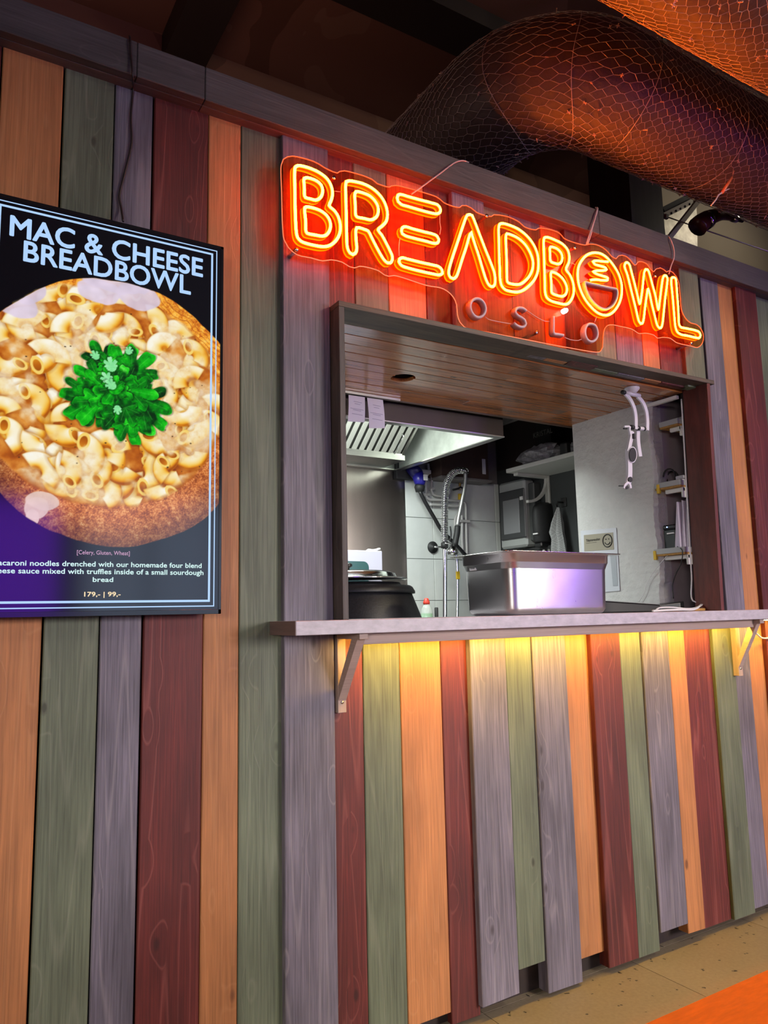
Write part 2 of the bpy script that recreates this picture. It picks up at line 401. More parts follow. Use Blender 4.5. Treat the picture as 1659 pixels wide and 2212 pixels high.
# hatch: protruding frame and boarded soffit
hatch = tag(MB().box(.99, 2.655, .03, .68, 2.086, 2.10).build('window_1', W_FRAME), 'serving hatch with a grey brown wooden frame and a lacquered boarded soffit', kind='structure')
hb = MB()
zl, zr = 2.071, 2.084
hb.hexa([(.981, -.07, zl - .017), (2.700, -.07, zr - .017), (2.700, .045, zr - .017), (.981, .045, zl - .017), (.981, -.07, zl), (2.700, -.07, zr), (2.700, .045, zr), (.981, .045, zl)])
hb.build('head_board', W_FRAME, hatch, .0012)
MB().box(.981, .999, -.07, .07, 1.16, 2.054, .0012).build('jamb', W_FRAMEV, hatch)
rj = MB().hexa([(2.626, -.07, 1.16), (2.645, -.07, 1.16), (2.645, .045, 1.16), (2.626, .045, 1.16), (2.652, -.07, 2.066), (2.671, -.07, 2.066), (2.671, .045, 2.066), (2.652, .045, 2.066)])
rj.build('jamb', W_JAMBRED, hatch, .0012)
ys = [.046, .118, .192, .262, .335, .405, .476, .546, .614, .682]
hole_c = (1.512, .415); hole_r = .047
random.seed(11)
for i in range(len(ys) - 1):
    y0, y1 = ys[i] + .002, ys[i + 1] - .002
    cuts = [.985, random.uniform(1.5, 2.2) if i % 2 else random.uniform(1.75, 2.45), 2.655]
    for j in range(2):
        xa, xb = cuts[j] + .0005, cuts[j + 1] - .0005
        b = MB()
        inside = xa < hole_c[0] - hole_r and xb > hole_c[0] + hole_r and y0 < hole_c[1] + hole_r and y1 > hole_c[1] - hole_r
        if not inside:
            b.box(xa, xb, y0, y1, 2.056 + random.uniform(0, .0012), 2.070, .0012)
        else:                       # board with part of the round cut-out
            zz0, zz1 = 2.0565, 2.070
            n = 14
            lo, hi = [], []
            for k in range(n + 1):
                x = hole_c[0] - hole_r + 2 * hole_r * k / n
                h = math.sqrt(max(0, hole_r ** 2 - (x - hole_c[0]) ** 2))
                lo.append((x, min(max(hole_c[1] - h, y0), y1))); hi.append((x, min(max(hole_c[1] + h, y0), y1)))
            b.box(xa, hole_c[0] - hole_r, y0, y1, zz0, zz1); b.box(hole_c[0] + hole_r, xb, y0, y1, zz0, zz1)
            for k in range(n):
                for (pa, pb, edge) in ((lo[k], lo[k + 1], y0), (hi[k], hi[k + 1], y1)):
                    ya, yb = pa[1], pb[1]
                    if abs(ya - edge) < 1e-5 and abs(yb - edge) < 1e-5: continue
                    e = edge
                    q = [(pa[0], min(ya, e)), (pb[0], min(yb, e)), (pb[0], max(yb, e)), (pa[0], max(ya, e))]
                    b.hexa([(x, y, zz0) for x, y in q] + [(x, y, zz1) for x, y in q])
        b.build('soffit_plank', W_LACQ, hatch)
MB().box(.985, 2.655, .676, .684, 2.05, 2.10).build('edge_strip', W_FRAME, hatch)

# ------------------------------------------------------------------ kitchen shell
YB, XR = 1.65, 2.99
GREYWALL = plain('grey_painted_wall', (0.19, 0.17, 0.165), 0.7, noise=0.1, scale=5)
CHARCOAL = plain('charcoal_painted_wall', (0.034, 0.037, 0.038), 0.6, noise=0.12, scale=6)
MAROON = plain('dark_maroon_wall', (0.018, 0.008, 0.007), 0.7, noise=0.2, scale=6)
TILE = plain('white_wall_panel_tile', (0.62, 0.64, 0.62), 0.35, noise=0.05, scale=12, bump=0.06)
GROUT = plain('grey_grout', (0.30, 0.31, 0.31), 0.8)
PLASTER = plain('rough_white_plaster', (0.56, 0.55, 0.54), 0.75, noise=0.06, scale=22, bump=0.9, bdist=0.010)
NICHE = plain('mauve_painted_niche', (0.42, 0.35, 0.40), 0.75, noise=0.1, scale=9)
kb = MB().box(-.6, XR + .1, YB, YB + .08, 0, 2.66)
tag(kb.build('wall_kitchen_back', GREYWALL), 'grey back wall of the kitchen', kind='structure')
kwall = bpy.data.objects['wall_kitchen_back']
xt0 = at(876, 1200, YB).x
MB().box(xt0, XR, YB - .006, YB, .5, 1.952).build('grout_bed', GROUT, kwall)
zr_ = [.54, .775, 1.0105, 1.2455, 1.4805, 1.7155, 1.95]
for i in range(6):
    xs = [xt0, 2.49, 2.955, XR] if i in (1, 2, 3, 4, 5) else [xt0, 2.72, XR]
    for j in range(len(xs) - 1):
        MB().box(xs[j] + .0015, xs[j + 1] - .0015, YB - .012, YB - .004, zr_[i] + .0015, zr_[i + 1] - .0015, .0015).build('tile', TILE, kwall)
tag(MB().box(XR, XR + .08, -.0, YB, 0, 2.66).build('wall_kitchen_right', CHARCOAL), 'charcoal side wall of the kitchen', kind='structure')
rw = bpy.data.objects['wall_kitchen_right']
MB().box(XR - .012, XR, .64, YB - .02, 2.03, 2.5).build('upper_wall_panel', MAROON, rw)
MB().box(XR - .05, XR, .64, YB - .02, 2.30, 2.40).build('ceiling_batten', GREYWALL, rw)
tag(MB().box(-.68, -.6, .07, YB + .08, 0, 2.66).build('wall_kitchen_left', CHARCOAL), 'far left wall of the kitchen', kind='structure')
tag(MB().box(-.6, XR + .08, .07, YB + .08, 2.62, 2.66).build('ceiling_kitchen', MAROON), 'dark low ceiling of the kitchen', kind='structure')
SSP = plain('polished_steel_sheet', (0.34, 0.31, 0.29), 0.22, 1.0, noise=0.08, scale=3, aniso=(6, 1, 1))
tag(MB().box(.6, xt0 - .002, YB - .014, YB - .002, .9, 2.2).build('wall_steel_lining', SSP), 'brushed steel sheet lining the wall below the hood', kind='structure')
# plaster pier with a ragged front corner
random.seed(3)
nz = 170; rows = []
for k in range(nz + 1):
    z = .0 + 2.08 * k / nz
    j = .006 * math.sin(k * .21) + random.uniform(-.003, .003)
    rows.append((z, .20 + j, random.uniform(-.002, .002)))
b = MB(); v = []
for z, yf, dx in rows:
    v += [(2.63, .652, z), (2.63 + dx * .3, .30, z), (2.632 + dx, yf + .012, z), (2.648 + dx, yf, z), (2.70, .2, z), (XR, .2, z)]
fs = []
for k in range(nz):
    for a in range(5):
        fs.append((k * 6 + a, k * 6 + a + 1, (k + 1) * 6 + a + 1, (k + 1) * 6 + a))
b.add(v, fs)
b.box(2.6302, XR, .648, .652, 0, 2.08)
pier = tag(b.build('wall_pier', PLASTER), 'rough white plastered pier inside the hatch with a chipped corner', kind='structure')
pier.data.materials.append(NICHE)
for p in pier.data.polygons:
    if p.index < nz * 5 and p.index % 5 == 4: p.material_index = 1
tag(MB().box(2.9, XR, .071, .2, 0, 2.08).build('wall_niche_back', NICHE), 'mauve back of the shelf niche', kind='structure')

# ------------------------------------------------------------------ hall
FLOOR = None
m, nt, bs = new_mat('speckled_vinyl_floor')
tc = N(nt, 'ShaderNodeTexCoord'); n1 = N(nt, 'ShaderNodeTexNoise', Scale=2.2, Detail=5.0); nt.links.new(tc.outputs['Object'], n1.inputs['Vector'])
n2 = N(nt, 'ShaderNodeTexNoise', Scale=90.0, Detail=3.0); nt.links.new(tc.outputs['Object'], n2.inputs['Vector'])
vo = N(nt, 'ShaderNodeTexNoise', Scale=26.0, Detail=2.5, Roughness=0.6); nt.links.new(tc.outputs['Object'], vo.inputs['Vector'])
rp = N(nt, 'ShaderNodeValToRGB'); rp.color_ramp.elements[0].position = .3; rp.color_ramp.elements[0].color = (.19, .150, .095, 1); rp.color_ramp.elements[1].position = .7; rp.color_ramp.elements[1].color = (.26, .21, .14, 1)
ad = N(nt, 'ShaderNodeMath', operation='MULTIPLY_ADD'); nt.links.new(n2.outputs['Fac'], ad.inputs[0]); ad.inputs[1].default_value = .5
s2 = N(nt, 'ShaderNodeMath', operation='MULTIPLY'); s2.inputs[1].default_value = .5; nt.links.new(n1.outputs['Fac'], s2.inputs[0]); nt.links.new(s2.outputs[0], ad.inputs[2])
nt.links.new(ad.outputs[0], rp.inputs[0])
sp = N(nt, 'ShaderNodeMapRange'); sp.inputs[1].default_value = .655; sp.inputs[2].default_value = .68; nt.links.new(vo.outputs['Fac'], sp.inputs[0])
mx = N(nt, 'ShaderNodeMix', data_type='RGBA'); mx.inputs['B'].default_value = (.02, .017, .013, 1); nt.links.new(rp.outputs[0], mx.inputs['A']); nt.links.new(sp.outputs[0], mx.inputs['Factor'])
nt.links.new(mx.outputs['Result'], bs.inputs['Base Color']); bs.inputs['Roughness'].default_value = .55
FLOOR = m
tag(MB().box(-5, 9, -7.5, 5, -.05, -.004).build('floor', plain('floor_screed', (.05, .045, .035), .9)), 'beige vinyl tile floor with dark flecks', kind='structure')
fl = bpy.data.objects['floor']
for i in range(-2, 9):
    for j in range(-5, 1):
        x0, y0 = i * .62 + .24, j * .62 + .02
        MB().box(x0 + .0012, x0 + .6188, y0 + .0012, y0 + .6188, -.004, 0).build('floor_tile', FLOOR, fl)
m, nt, bs = new_mat('dark_brown_ceiling')
tc = N(nt, 'ShaderNodeTexCoord'); n1 = N(nt, 'ShaderNodeTexNoise', Scale=.9, Detail=2.0, Distortion=1.2); nt.links.new(tc.outputs['Object'], n1.inputs['Vector'])
rp = N(nt, 'ShaderNodeValToRGB'); rp.color_ramp.interpolation = 'CONSTANT'
rp.color_ramp.elements[0].color = (.085, .034, .024, 1); rp.color_ramp.elements[1].position = .44; rp.color_ramp.elements[1].color = (.13, .056, .041, 1)
e = rp.color_ramp.elements.new(.60); e.color = (.155, .075, .055, 1)
nt.links.new(n1.outputs['Fac'], rp.inputs[0]); nt.links.new(rp.outputs[0], bs.inputs['Base Color']); bs.inputs['Roughness'].default_value = .5
CEIL = m
tag(MB().box(-5, 9, -7.5, 5, 3.8, 3.9).build('ceiling', CEIL), 'dark brown hall ceiling with patchy paint', kind='structure')
DARKBEAM = plain('near_black_painted_steel', (.012, .006, .005), .5)
bz = 3.72
def ybeam_y(a): return CAM.y + (bz - CAM.z) / math.tan(math.radians(a))
MB().box(-5, 3.2, ybeam_y(47.9), ybeam_y(45.4), bz, 3.81).build('ceiling_beam', DARKBEAM, bpy.data.objects['ceiling'])
xa, xb = (bz - CAM.z) / math.tan(math.radians(72.6)), (bz - CAM.z) / math.tan(math.radians(68.9))
MB().box(xa, xb, .75, 1.25, bz - .05, 3.81).build('ceiling_beam', DARKBEAM, bpy.data.objects['ceiling'])
MB().box(-3, xb, 1.10, 1.25, 3.2, 3.40).build('ceiling_beam', DARKBEAM, bpy.data.objects['ceiling'])
BEIGE = plain('beige_hall_wall', (.30, .255, .19), .8, noise=.05, scale=3)
BROWNW = plain('brown_hall_wall', (.05, .028, .022), .7, noise=.2, scale=3)
tag(MB().box(-5, 9, 4.9, 5, 0, 3.8).build('wall_hall_far', BEIGE), 'beige wall of the hall beyond the stall', kind='structure')
tag(MB().box(-5.1, -5, -7.5, 5, 0, 3.8).build('wall_hall_left', BROWNW), 'brown left wall of the hall', kind='structure')
tag(MB().box(9, 9.1, -7.5, 5, 0, 3.8).build('wall_hall_right', BEIGE), 'beige right wall of the hall', kind='structure')
hb_ = MB().box(-5, 1.5, -7.6, -7.5, 0, 3.8).box(3.9, 9, -7.6, -7.5, 0, 3.8).box(1.5, 3.9, -7.6, -7.5, 0, .45).box(1.5, 3.9, -7.6, -7.5, 2.7, 3.8)
tag(hb_.build('wall_hall_behind', BROWNW), 'brown wall behind the viewer with a window', kind='structure')
DAY = plain('daylight_window_pane', (.6, .7, .8), .3, emis=(.55, .75, 1.0), estr=2.0)
w2 = tag(MB().box(1.5, 3.9, -7.56, -7.53, .45, 2.7).build('window_2', DAY), 'daylit hall window opposite the stall', kind='structure')
for x in (1.5, 2.3, 3.1, 3.87):
    MB().box(x, x + .05, -7.56, -7.49, .45, 2.7).build('window_frame', BLACKM, w2)
PURPD = plain('dim_purple_light_panel', (.2, .1, .5), .4, emis=(.22, .03, 1.0), estr=4.0)
PURP = plain('purple_light_panel', (.2, .1, .5), .4, emis=(.30, .05, 1.0), estr=16.0)
col_dark = plain('dark_column_paint', (.045, .034, .036), .5, noise=.3, scale=4, aniso=(6, 6, .4))

xw = at(1434, 480, .85).x
tag(MB().box(xw, 7.5, .85, .93, 2.5, 3.8).build('wall_bulkhead', BEIGE), 'beige bulkhead wall above the right end of the stall', kind='structure')
tag(MB().box(-3.0, xw - .01, 1.25, 1.33, 2.7, 3.8).build('wall_bulkhead_dark', CEIL), 'dark brown bulkhead wall above the kitchen', kind='structure')
pl = tag(MB().box(.1, .78, -3.85, -3.80, 1.12, 2.0).build('light_panel', PURPD), 'small purple glowing panel opposite the menu screen', 'light', 'purple light panels')
pl2 = tag(MB().box(4.92, 5.34, -3.85, -3.80, .95, 2.6).build('light_panel', PURP), 'tall purple glowing panel of the stall opposite', 'light', 'purple light panels')

# ------------------------------------------------------------------ neon sign
YT, YA = -.089, -.0665          # front of the tubes, face of the tinted panel
CA, CB_, CC, CD, CE, CF, CG = (600, 280), (600, 400), (820, 390), (960, 380), (960, 560), (1140, 480), (1240, 560)
SC = 5.53
def tr(o, *pts): return [(o[0] + a / SC, o[1] + b / SC) for a, b in pts]
LET = {}
LET['B'] = [(True, tr(CA, (206, 500), (212, 446), (248, 426), (300, 432), (400, 462), (500, 510), (580, 570), (630, 640), (655, 720), (655, 790), (638, 850)) + tr(CB_, (618, 243), (680, 300), (725, 370), (748, 450), (752, 520), (738, 590), (705, 650), (660, 695), (600, 725), (530, 730), (440, 715), (340, 690), (280, 665), (240, 620), (225, 550), (218, 450), (212, 300), (209, 100))),
            (True, tr(CA, (320, 580), (345, 570), (400, 580), (470, 610), (520, 655), (540, 715), (530, 780), (500, 820), (455, 838), (400, 825), (332, 805), (324, 790), (322, 700))),
            (True, tr(CB_, (328, 265), (348, 255), (450, 275), (530, 310), (590, 360), (625, 420), (635, 480), (622, 540), (585, 590), (535, 605), (470, 595), (352, 568), (342, 552), (337, 430)))]
LET['R'] = [(True, tr(CA, (815, 660), (822, 618), (855, 608), (930, 618), (1030, 645), (1120, 690), (1200, 755), (1260, 830), (1300, 920), (1315, 1010), (1300, 1090), (1260, 1140)) + tr(CB_, (1203, 532), (1245, 590), (1300, 690), (1340, 770), (1370, 840), (1372, 890), (1350, 925), (1315, 925), (1275, 890), (1230, 820), (1170, 710), (1120, 610), (1085, 545), (1040, 525), (980, 505), (948, 505), (938, 530), (940, 650), (948, 760), (930, 810), (900, 825), (865, 805), (838, 750), (830, 680), (825, 500), (820, 250), (815, 60))),
            (True, tr(CB_, (926, 95), (940, 73), (1040, 95), (1110, 130), (1165, 185), (1200, 250), (1205, 310), (1190, 365), (1150, 400), (1110, 410), (1040, 395), (948, 374), (936, 358), (931, 250)))]
LET['E'] = [(True, tr(CC, (213, 205), (225, 170), (262, 163), (330, 183), (480, 225), (620, 262), (700, 290), (730, 335), (725, 375), (690, 393), (640, 388), (500, 352), (350, 308), (260, 280), (225, 248))),
            (True, tr(CC, (265, 600), (277, 560), (312, 548), (400, 573), (550, 613), (640, 635), (690, 660), (712, 700), (700, 738), (660, 747), (560, 722), (400, 682), (310, 655), (275, 632))),
            (True, tr(CC, (235, 970), (242, 935), (277, 920), (340, 935), (500, 975), (650, 1008), (710, 1025), (750, 1065), (755, 1105), (718, 1124), (640, 1112), (480, 1077), (340, 1040), (268, 1013)))]
LET['A'] = [(True, tr(CC, (1040, 430), (1055, 408), (1085, 402), (1110, 415), (1128, 455), (1180, 590), (1260, 800), (1340, 1000), (1375, 1100), (1385, 1190), (1375, 1250), (1345, 1265), (1310, 1245), (1280, 1190), (1240, 1070), (1190, 900), (1140, 750), (1112, 660), (1100, 618), (1084, 640), (1040, 790), (990, 940), (945, 1085), (920, 1145), (885, 1170), (850, 1155), (830, 1110), (836, 1050), (880, 900), (940, 720), (1000, 540)))]
LET['D'] = [(True, tr(CD, (653, 620), (664, 575), (700, 565), (780, 585), (890, 635), (990, 715), (1070, 820), (1115, 930), (1127, 1040)) + tr(CE, (1118, 150), (1080, 240), (1020, 310), (950, 365), (870, 390), (790, 380), (730, 360), (690, 318), (672, 250), (665, 100), (660, 0), (656, -200))),
            (True, tr(CD, (742, 700), (752, 688), (800, 700), (890, 745), (970, 820), (1030, 920), (1060, 1010)) + tr(CE, (1063, 60), (1058, 110), (1025, 190), (975, 250), (920, 290), (860, 300), (766, 278), (756, 266), (750, 150), (747, 0)))]
LET['B.'] = [(True, tr(CD, (1190, 780), (1198, 738), (1232, 730), (1330, 765), (1420, 815), (1475, 880), (1495, 950), (1490, 1030)) + tr(CE, (1458, 122), (1500, 180), (1535, 260), (1550, 340), (1545, 420), (1515, 490), (1475, 530), (1430, 535), (1340, 515), (1270, 490), (1225, 452), (1208, 395), (1203, 250), (1195, 0), (1191, -130))),
             (True, tr(CD, (1264, 860), (1275, 845), (1310, 850), (1360, 875), (1398, 918), (1413, 972), (1400, 1028), (1365, 1050), (1320, 1040), (1280, 1025), (1270, 1010), (1266, 920))),
             (True, tr(CE, (1276, 165), (1286, 150), (1320, 158), (1370, 185), (1425, 240), (1463, 320), (1468, 370), (1450, 420), (1415, 440), (1370, 435), (1300, 410), (1287, 398), (1281, 280)))]
LET['O'] = [(True, tr(CF, (800, 362), (880, 375), (960, 430), (1040, 530), (1095, 630), (1125, 740), (1127, 850), (1100, 960), (1045, 1050), (980, 1100), (920, 1108), (840, 1080), (760, 1010), (690, 920), (640, 820), (610, 720), (600, 620), (615, 520), (660, 440), (720, 385))),
            (False, tr(CF, (965, 470), (900, 466), (820, 458), (785, 470), (800, 495), (870, 520), (935, 543), (945, 562), (900, 575), (820, 578), (790, 592), (820, 612), (900, 640), (958, 663), (958, 686), (900, 692), (820, 683), (750, 690)))]
LET['W'] = [(True, tr(CG, (608, 85), (618, 46), (640, 36), (665, 60), (685, 130), (720, 260), (760, 420), (788, 530), (815, 400), (835, 220), (845, 150), (862, 118), (886, 124), (905, 170), (940, 300), (980, 450), (1010, 598), (1030, 480), (1050, 320), (1065, 230), (1080, 196), (1105, 194), (1120, 222), (1115, 300), (1095, 450), (1075, 640), (1060, 770), (1045, 815), (1025, 820), (1000, 790), (970, 680), (930, 520), (905, 400), (889, 352), (870, 450), (850, 600), (835, 720), (822, 762), (800, 768), (780, 740), (740, 580), (690, 380), (640, 180)))]
LET['L'] = [(True, tr(CG, (1165, 265), (1170, 225), (1192, 214), (1216, 226), (1225, 270), (1235, 400), (1250, 600), (1262, 785), (1275, 806), (1350, 825), (1450, 847), (1500, 870), (1515, 908), (1500, 938), (1460, 935), (1360, 912), (1280, 895), (1235, 863), (1215, 800), (1200, 650), (1180, 420)))]

def emis_mat(name, fac_socket, stops):
    """fac_socket 'normal': 1 where the surface faces out of the wall; 'depth': 1 at the front"""
    m, nt, b = new_mat(name)
    nt.nodes.remove(b)
    out = nt.nodes['Material Output']; em = N(nt, 'ShaderNodeEmission', Strength=1.0)
    tc = N(nt, 'ShaderNodeTexCoord'); sx = N(nt, 'ShaderNodeSeparateXYZ')
    nt.links.new(tc.outputs['Normal' if fac_socket == 'normal' else 'Generated'], sx.inputs[0])
    mul = N(nt, 'ShaderNodeMath', operation='MULTIPLY_ADD'); mul.inputs[1].default_value = -1.0; mul.inputs[2].default_value = 0.0 if fac_socket == 'normal' else 1.0
    nt.links.new(sx.outputs['Y'], mul.inputs[0])
    prev = None
    for i, (p, c) in enumerate(stops[:-1]):
        p2, c2 = stops[i + 1]
        mr = N(nt, 'ShaderNodeMapRange'); mr.inputs[1].default_value = p; mr.inputs[2].default_value = p2; nt.links.new(mul.outputs[0], mr.inputs[0])
        mx = N(nt, 'ShaderNodeMix', data_type='RGBA'); mx.inputs['B'].default_value = (*c2, 1)
        if prev is None: mx.inputs['A'].default_value = (*c, 1)
        else: nt.links.new(prev, mx.inputs['A'])
        nt.links.new(mr.outputs[0], mx.inputs['Factor']); prev = mx.outputs['Result']
    nt.links.new(prev, em.inputs['Color']); nt.links.new(em.outputs[0], out.inputs['Surface'])
    return m
GLOW = emis_mat('lit_neon_tube', 'normal', [(-.2, (65., 3.0, 0.0)), (.05, (100., 12.0, .0)), (.35, (130.0, 22., .22)), (.68, (160.0, 27.0, .66))])
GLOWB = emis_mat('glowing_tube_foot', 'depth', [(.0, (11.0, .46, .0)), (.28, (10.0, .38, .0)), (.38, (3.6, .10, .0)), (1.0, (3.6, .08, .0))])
UNLIT = plain('unlit_milky_tube', (.62, .42, .44), .4)
m, nt, b = new_mat('glow_tinted_acrylic')
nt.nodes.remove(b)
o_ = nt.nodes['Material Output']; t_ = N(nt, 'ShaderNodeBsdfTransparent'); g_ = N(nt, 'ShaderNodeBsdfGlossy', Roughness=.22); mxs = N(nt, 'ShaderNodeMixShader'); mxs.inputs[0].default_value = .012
t_.inputs[0].default_value = (1, .64, .36, 1)  # orange tint stands in for neon glow scattered in the sheet
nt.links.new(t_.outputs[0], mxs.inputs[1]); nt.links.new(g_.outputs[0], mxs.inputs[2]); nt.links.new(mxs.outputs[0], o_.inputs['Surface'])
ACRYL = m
EDGE = plain('emissive_panel_edge', (.8, .35, .25), .3, emis=(1.0, .24, .11), estr=.75)  # weak emission stands in for neon light guided to the rim

sign = thing('neon_sign', at(1060, 560, YA), 'glowing orange neon sign reading BREADBOWL OSLO above the hatch', 'neon sign')
hw = .0046
dome = [(-hw, -.0035)] + [(hw * math.cos(a), -.0035 + .0046 * math.sin(a)) for a in [math.pi - math.pi * k / 8 for k in range(1, 8)]] + [(hw, -.0035)]
dome = dome[::-1]
foot = [(-hw, -.0215), (-hw, -.0035), (hw, -.0035), (hw, -.0215)]
foot = [(-hw - .0008, -.0215), (-hw - .0008, -.0165), (-hw, -.0165), (-hw, -.0034), (hw, -.0034), (hw, -.0165), (hw + .0008, -.0165), (hw + .0008, -.0215)]
def trace(pts, closed): return smooth_path([at(a, b, YT) for a, b in pts], closed)
for ch, strokes in LET.items():
    g, f_ = MB(), MB()
    for closed, pts in strokes:
        p = trace(pts, closed)
        g.sweep(p, dome, closed, up=(0, -1, 0)); f_.sweep(p, foot, closed, up=(0, -1, 0), smooth=False)
    lt = g.build('neon_letter', GLOW, sign); lt['label'] = 'lit yellow neon letter ' + ch[0]
    f_.build('tube_foot', GLOWB, lt)
UN = [(True, tr(CE, (400, 465), (455, 490), (492, 550), (497, 610), (470, 665), (420, 690), (365, 670), (325, 610), (315, 545), (345, 485))),
      (False, tr(CE, (985, 612), (950, 585), (905, 575), (865, 590), (855, 630), (880, 665), (930, 695), (965, 725), (980, 765), (960, 800), (920, 805), (870, 785), (838, 757))),
      (False, tr(CE, (1310, 680), (1310, 780), (1311, 872), (1320, 886), (1370, 894), (1430, 905))),
      (True, tr(CG, (215, 770), (260, 790), (285, 850), (285, 920), (250, 970), (210, 980), (165, 955), (140, 890), (145, 820), (175, 775)))]
for ch, (closed, pts) in zip('OSLO', UN):
    b = MB(); b.sweep(trace(pts, closed), dome[::1] + foot[:1] + foot[-1:], closed, up=(0, -1, 0))
    lt = b.build('neon_letter', UNLIT, sign); lt['label'] = 'unlit milky small neon letter ' + ch
b = MB(); bowl = tr(CF, (692, 716), (760, 731), (880, 757), (1000, 783), (1066, 798), (1074, 812), (1075, 870), (1050, 950), (1000, 1010), (930, 1035), (860, 1010), (790, 950), (740, 880), (705, 800), (690, 730))
b.sweep(trace(bowl, True), dome + foot[:1] + foot[-1:], True, up=(0, -1, 0))
b.build('neon_bowl_outline', UNLIT, sign)['label'] = 'unlit half round neon outline inside the letter O'
con = tr(CA, (45, 420), (70, 350), (120, 320), (180, 312), (300, 335), (430, 375), (500, 410), (560, 450), (600, 470), (715, 515), (745, 495), (800, 487), (900, 510), (1050, 555), (1130, 590), (1190, 640)) + \
    tr(CC, (0, 42), (120, 75), (150, 60), (200, 55), (330, 85), (530, 140), (680, 190), (720, 215), (770, 260), (960, 318), (990, 295), (1040, 295), (1100, 325), (1160, 375), (1340, 425), (1370, 405), (1430, 408)) + \
    tr(CD, (780, 490), (900, 550), (960, 605), (1100, 640), (1130, 622), (1200, 625), (1320, 655), (1390, 690), (1430, 740)) + \
    tr(CF, (690, 270), (740, 258), (820, 265), (900, 300), (960, 350), (1010, 410), (1060, 435), (1090, 400), (1130, 390), (1180, 405), (1230, 450), (1280, 510), (1300, 505), (1320, 475), (1370, 470), (1430, 500), (1470, 560), (1510, 590), (1540, 555), (1590, 545)) + \
    tr(CG, (1030, 98), (1075, 120), (1110, 150), (1140, 135), (1190, 160), (1230, 210), (1255, 280), (1270, 420), (1285, 590), (1310, 660), (1350, 720), (1400, 760), (1460, 775), (1510, 815), (1545, 880), (1550, 960), (1525, 1020), (1480, 1052), (1400, 1035), (1220, 990), (1160, 945), (1060, 930), (1000, 940), (960, 905), (850, 880), (780, 885), (700, 835), (560, 800), (440, 780), (390, 800), (360, 860), (350, 980), (345, 1050), (310, 1105), (270, 1108)) + \
    tr(CE, (1440, 1046), (850, 932), (560, 876), (240, 806), (190, 750), (160, 660), (150, 540), (110, 450), (40, 380), (-40, 340), (-200, 312)) + \
    tr(CB_, (1390, 1075), (1330, 1085), (1280, 1070), (1210, 1020), (980, 965), (920, 985), (860, 970), (770, 915), (640, 888), (540, 900), (400, 865), (230, 825), (130, 740), (80, 650), (62, 500), (50, 100))
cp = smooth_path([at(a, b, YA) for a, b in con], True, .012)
MB().prism(cp, (0, .004, 0)).build('glow_tinted_panel', ACRYL, sign)
panel = [c for c in sign.children if c.name.startswith('glow_tinted_panel')][0]
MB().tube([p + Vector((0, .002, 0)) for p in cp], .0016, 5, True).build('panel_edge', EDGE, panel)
for k, (px, py) in enumerate(((720, 385), (1050, 467), (1240, 536), (1158, 719), (1414, 597), (1492, 742), (640, 540))):
    p = at(px, py, YA)
    b = MB(); b.lathe([(.0055, YA - .006), (.0065, YA - .003), (.0065, .0 if k not in (0,) else -.0)], (p.x, 0, p.z), 12, 'y')
    b.build('standoff', CHROME, sign)
sp_ = at(1221, 671, YT + .004)
ic = MB().lathe([(.001, -.010), (.006, -.008), (.0085, -.002), (.0085, .012)], sp_, 14, 'y')
ic.build('bare_led_end', plain('bare_white_led', (1, 1, .9), .3, emis=(1, .93, .7), estr=26), sign)
CABLEW = plain('pale_pink_cable', (.62, .45, .42), .5)
def jumper(pts, y=YA - .006, r=.0012, m=CABLEW, name='jumper_wire'):
    MB().tube(smooth_path([at(a, b, y) for a, b in pts], False, .01), r, 5).build(name, m, sign)
jumper(tr(CE, (490, 690), (520, 715), (640, 745), (815, 775))); jumper(tr(CE, (985, 612), (1100, 690), (1200, 740), (1290, 740)))
jumper(tr(CE, (1430, 930), (1500, 960), (1600, 970), (1640, 955))); jumper(tr(CG, (270, 660), (265, 700), (245, 755)))
jumper(tr(CA, (683, 735), (730, 742), (783, 745))); jumper(tr(CC, (722, 410), (720, 500), (730, 570), (718, 645))); jumper(tr(CC, (250, 650), (232, 760), (232, 900)))
jumper(tr(CA, (455, 525), (462, 555))); jumper(tr(CA, (375, 850), (380, 890))); jumper(tr(CA, (1070, 705), (1078, 745))); jumper(tr(CE, (1515, 40), (1560, 65), (1600, 40)))
def supply(pts, y0=YA - .004):
    n = len(pts); P = [at(px, py, y) for (px, py), y in pts]
    MB().tube(smooth_path(P, False, .01), .0024, 6).build('supply_cable', CABLEW, sign)
supply([((888, 420), YA), ((905, 408), YA - .01), ((950, 375), -.078), ((985, 350), -.066), ((1000, 347), -.062), ((1012, 351), -.045)])
supply([((1266, 528), YA), ((1272, 510), YA - .006), ((1284, 475), -.068), ((1291, 452), -.064), ((1289, 448), -.04)])
supply([((1269, 527), YA), ((1276, 508), YA - .008), ((1280, 490), -.07), ((1289, 456), -.066), ((1286, 448), -.04)])
supply([((1445, 592), YA), ((1449, 576), YA - .006), ((1456, 556), -.07), ((1455, 535), -.068), ((1447, 515), -.064), ((1441, 508), -.04)])

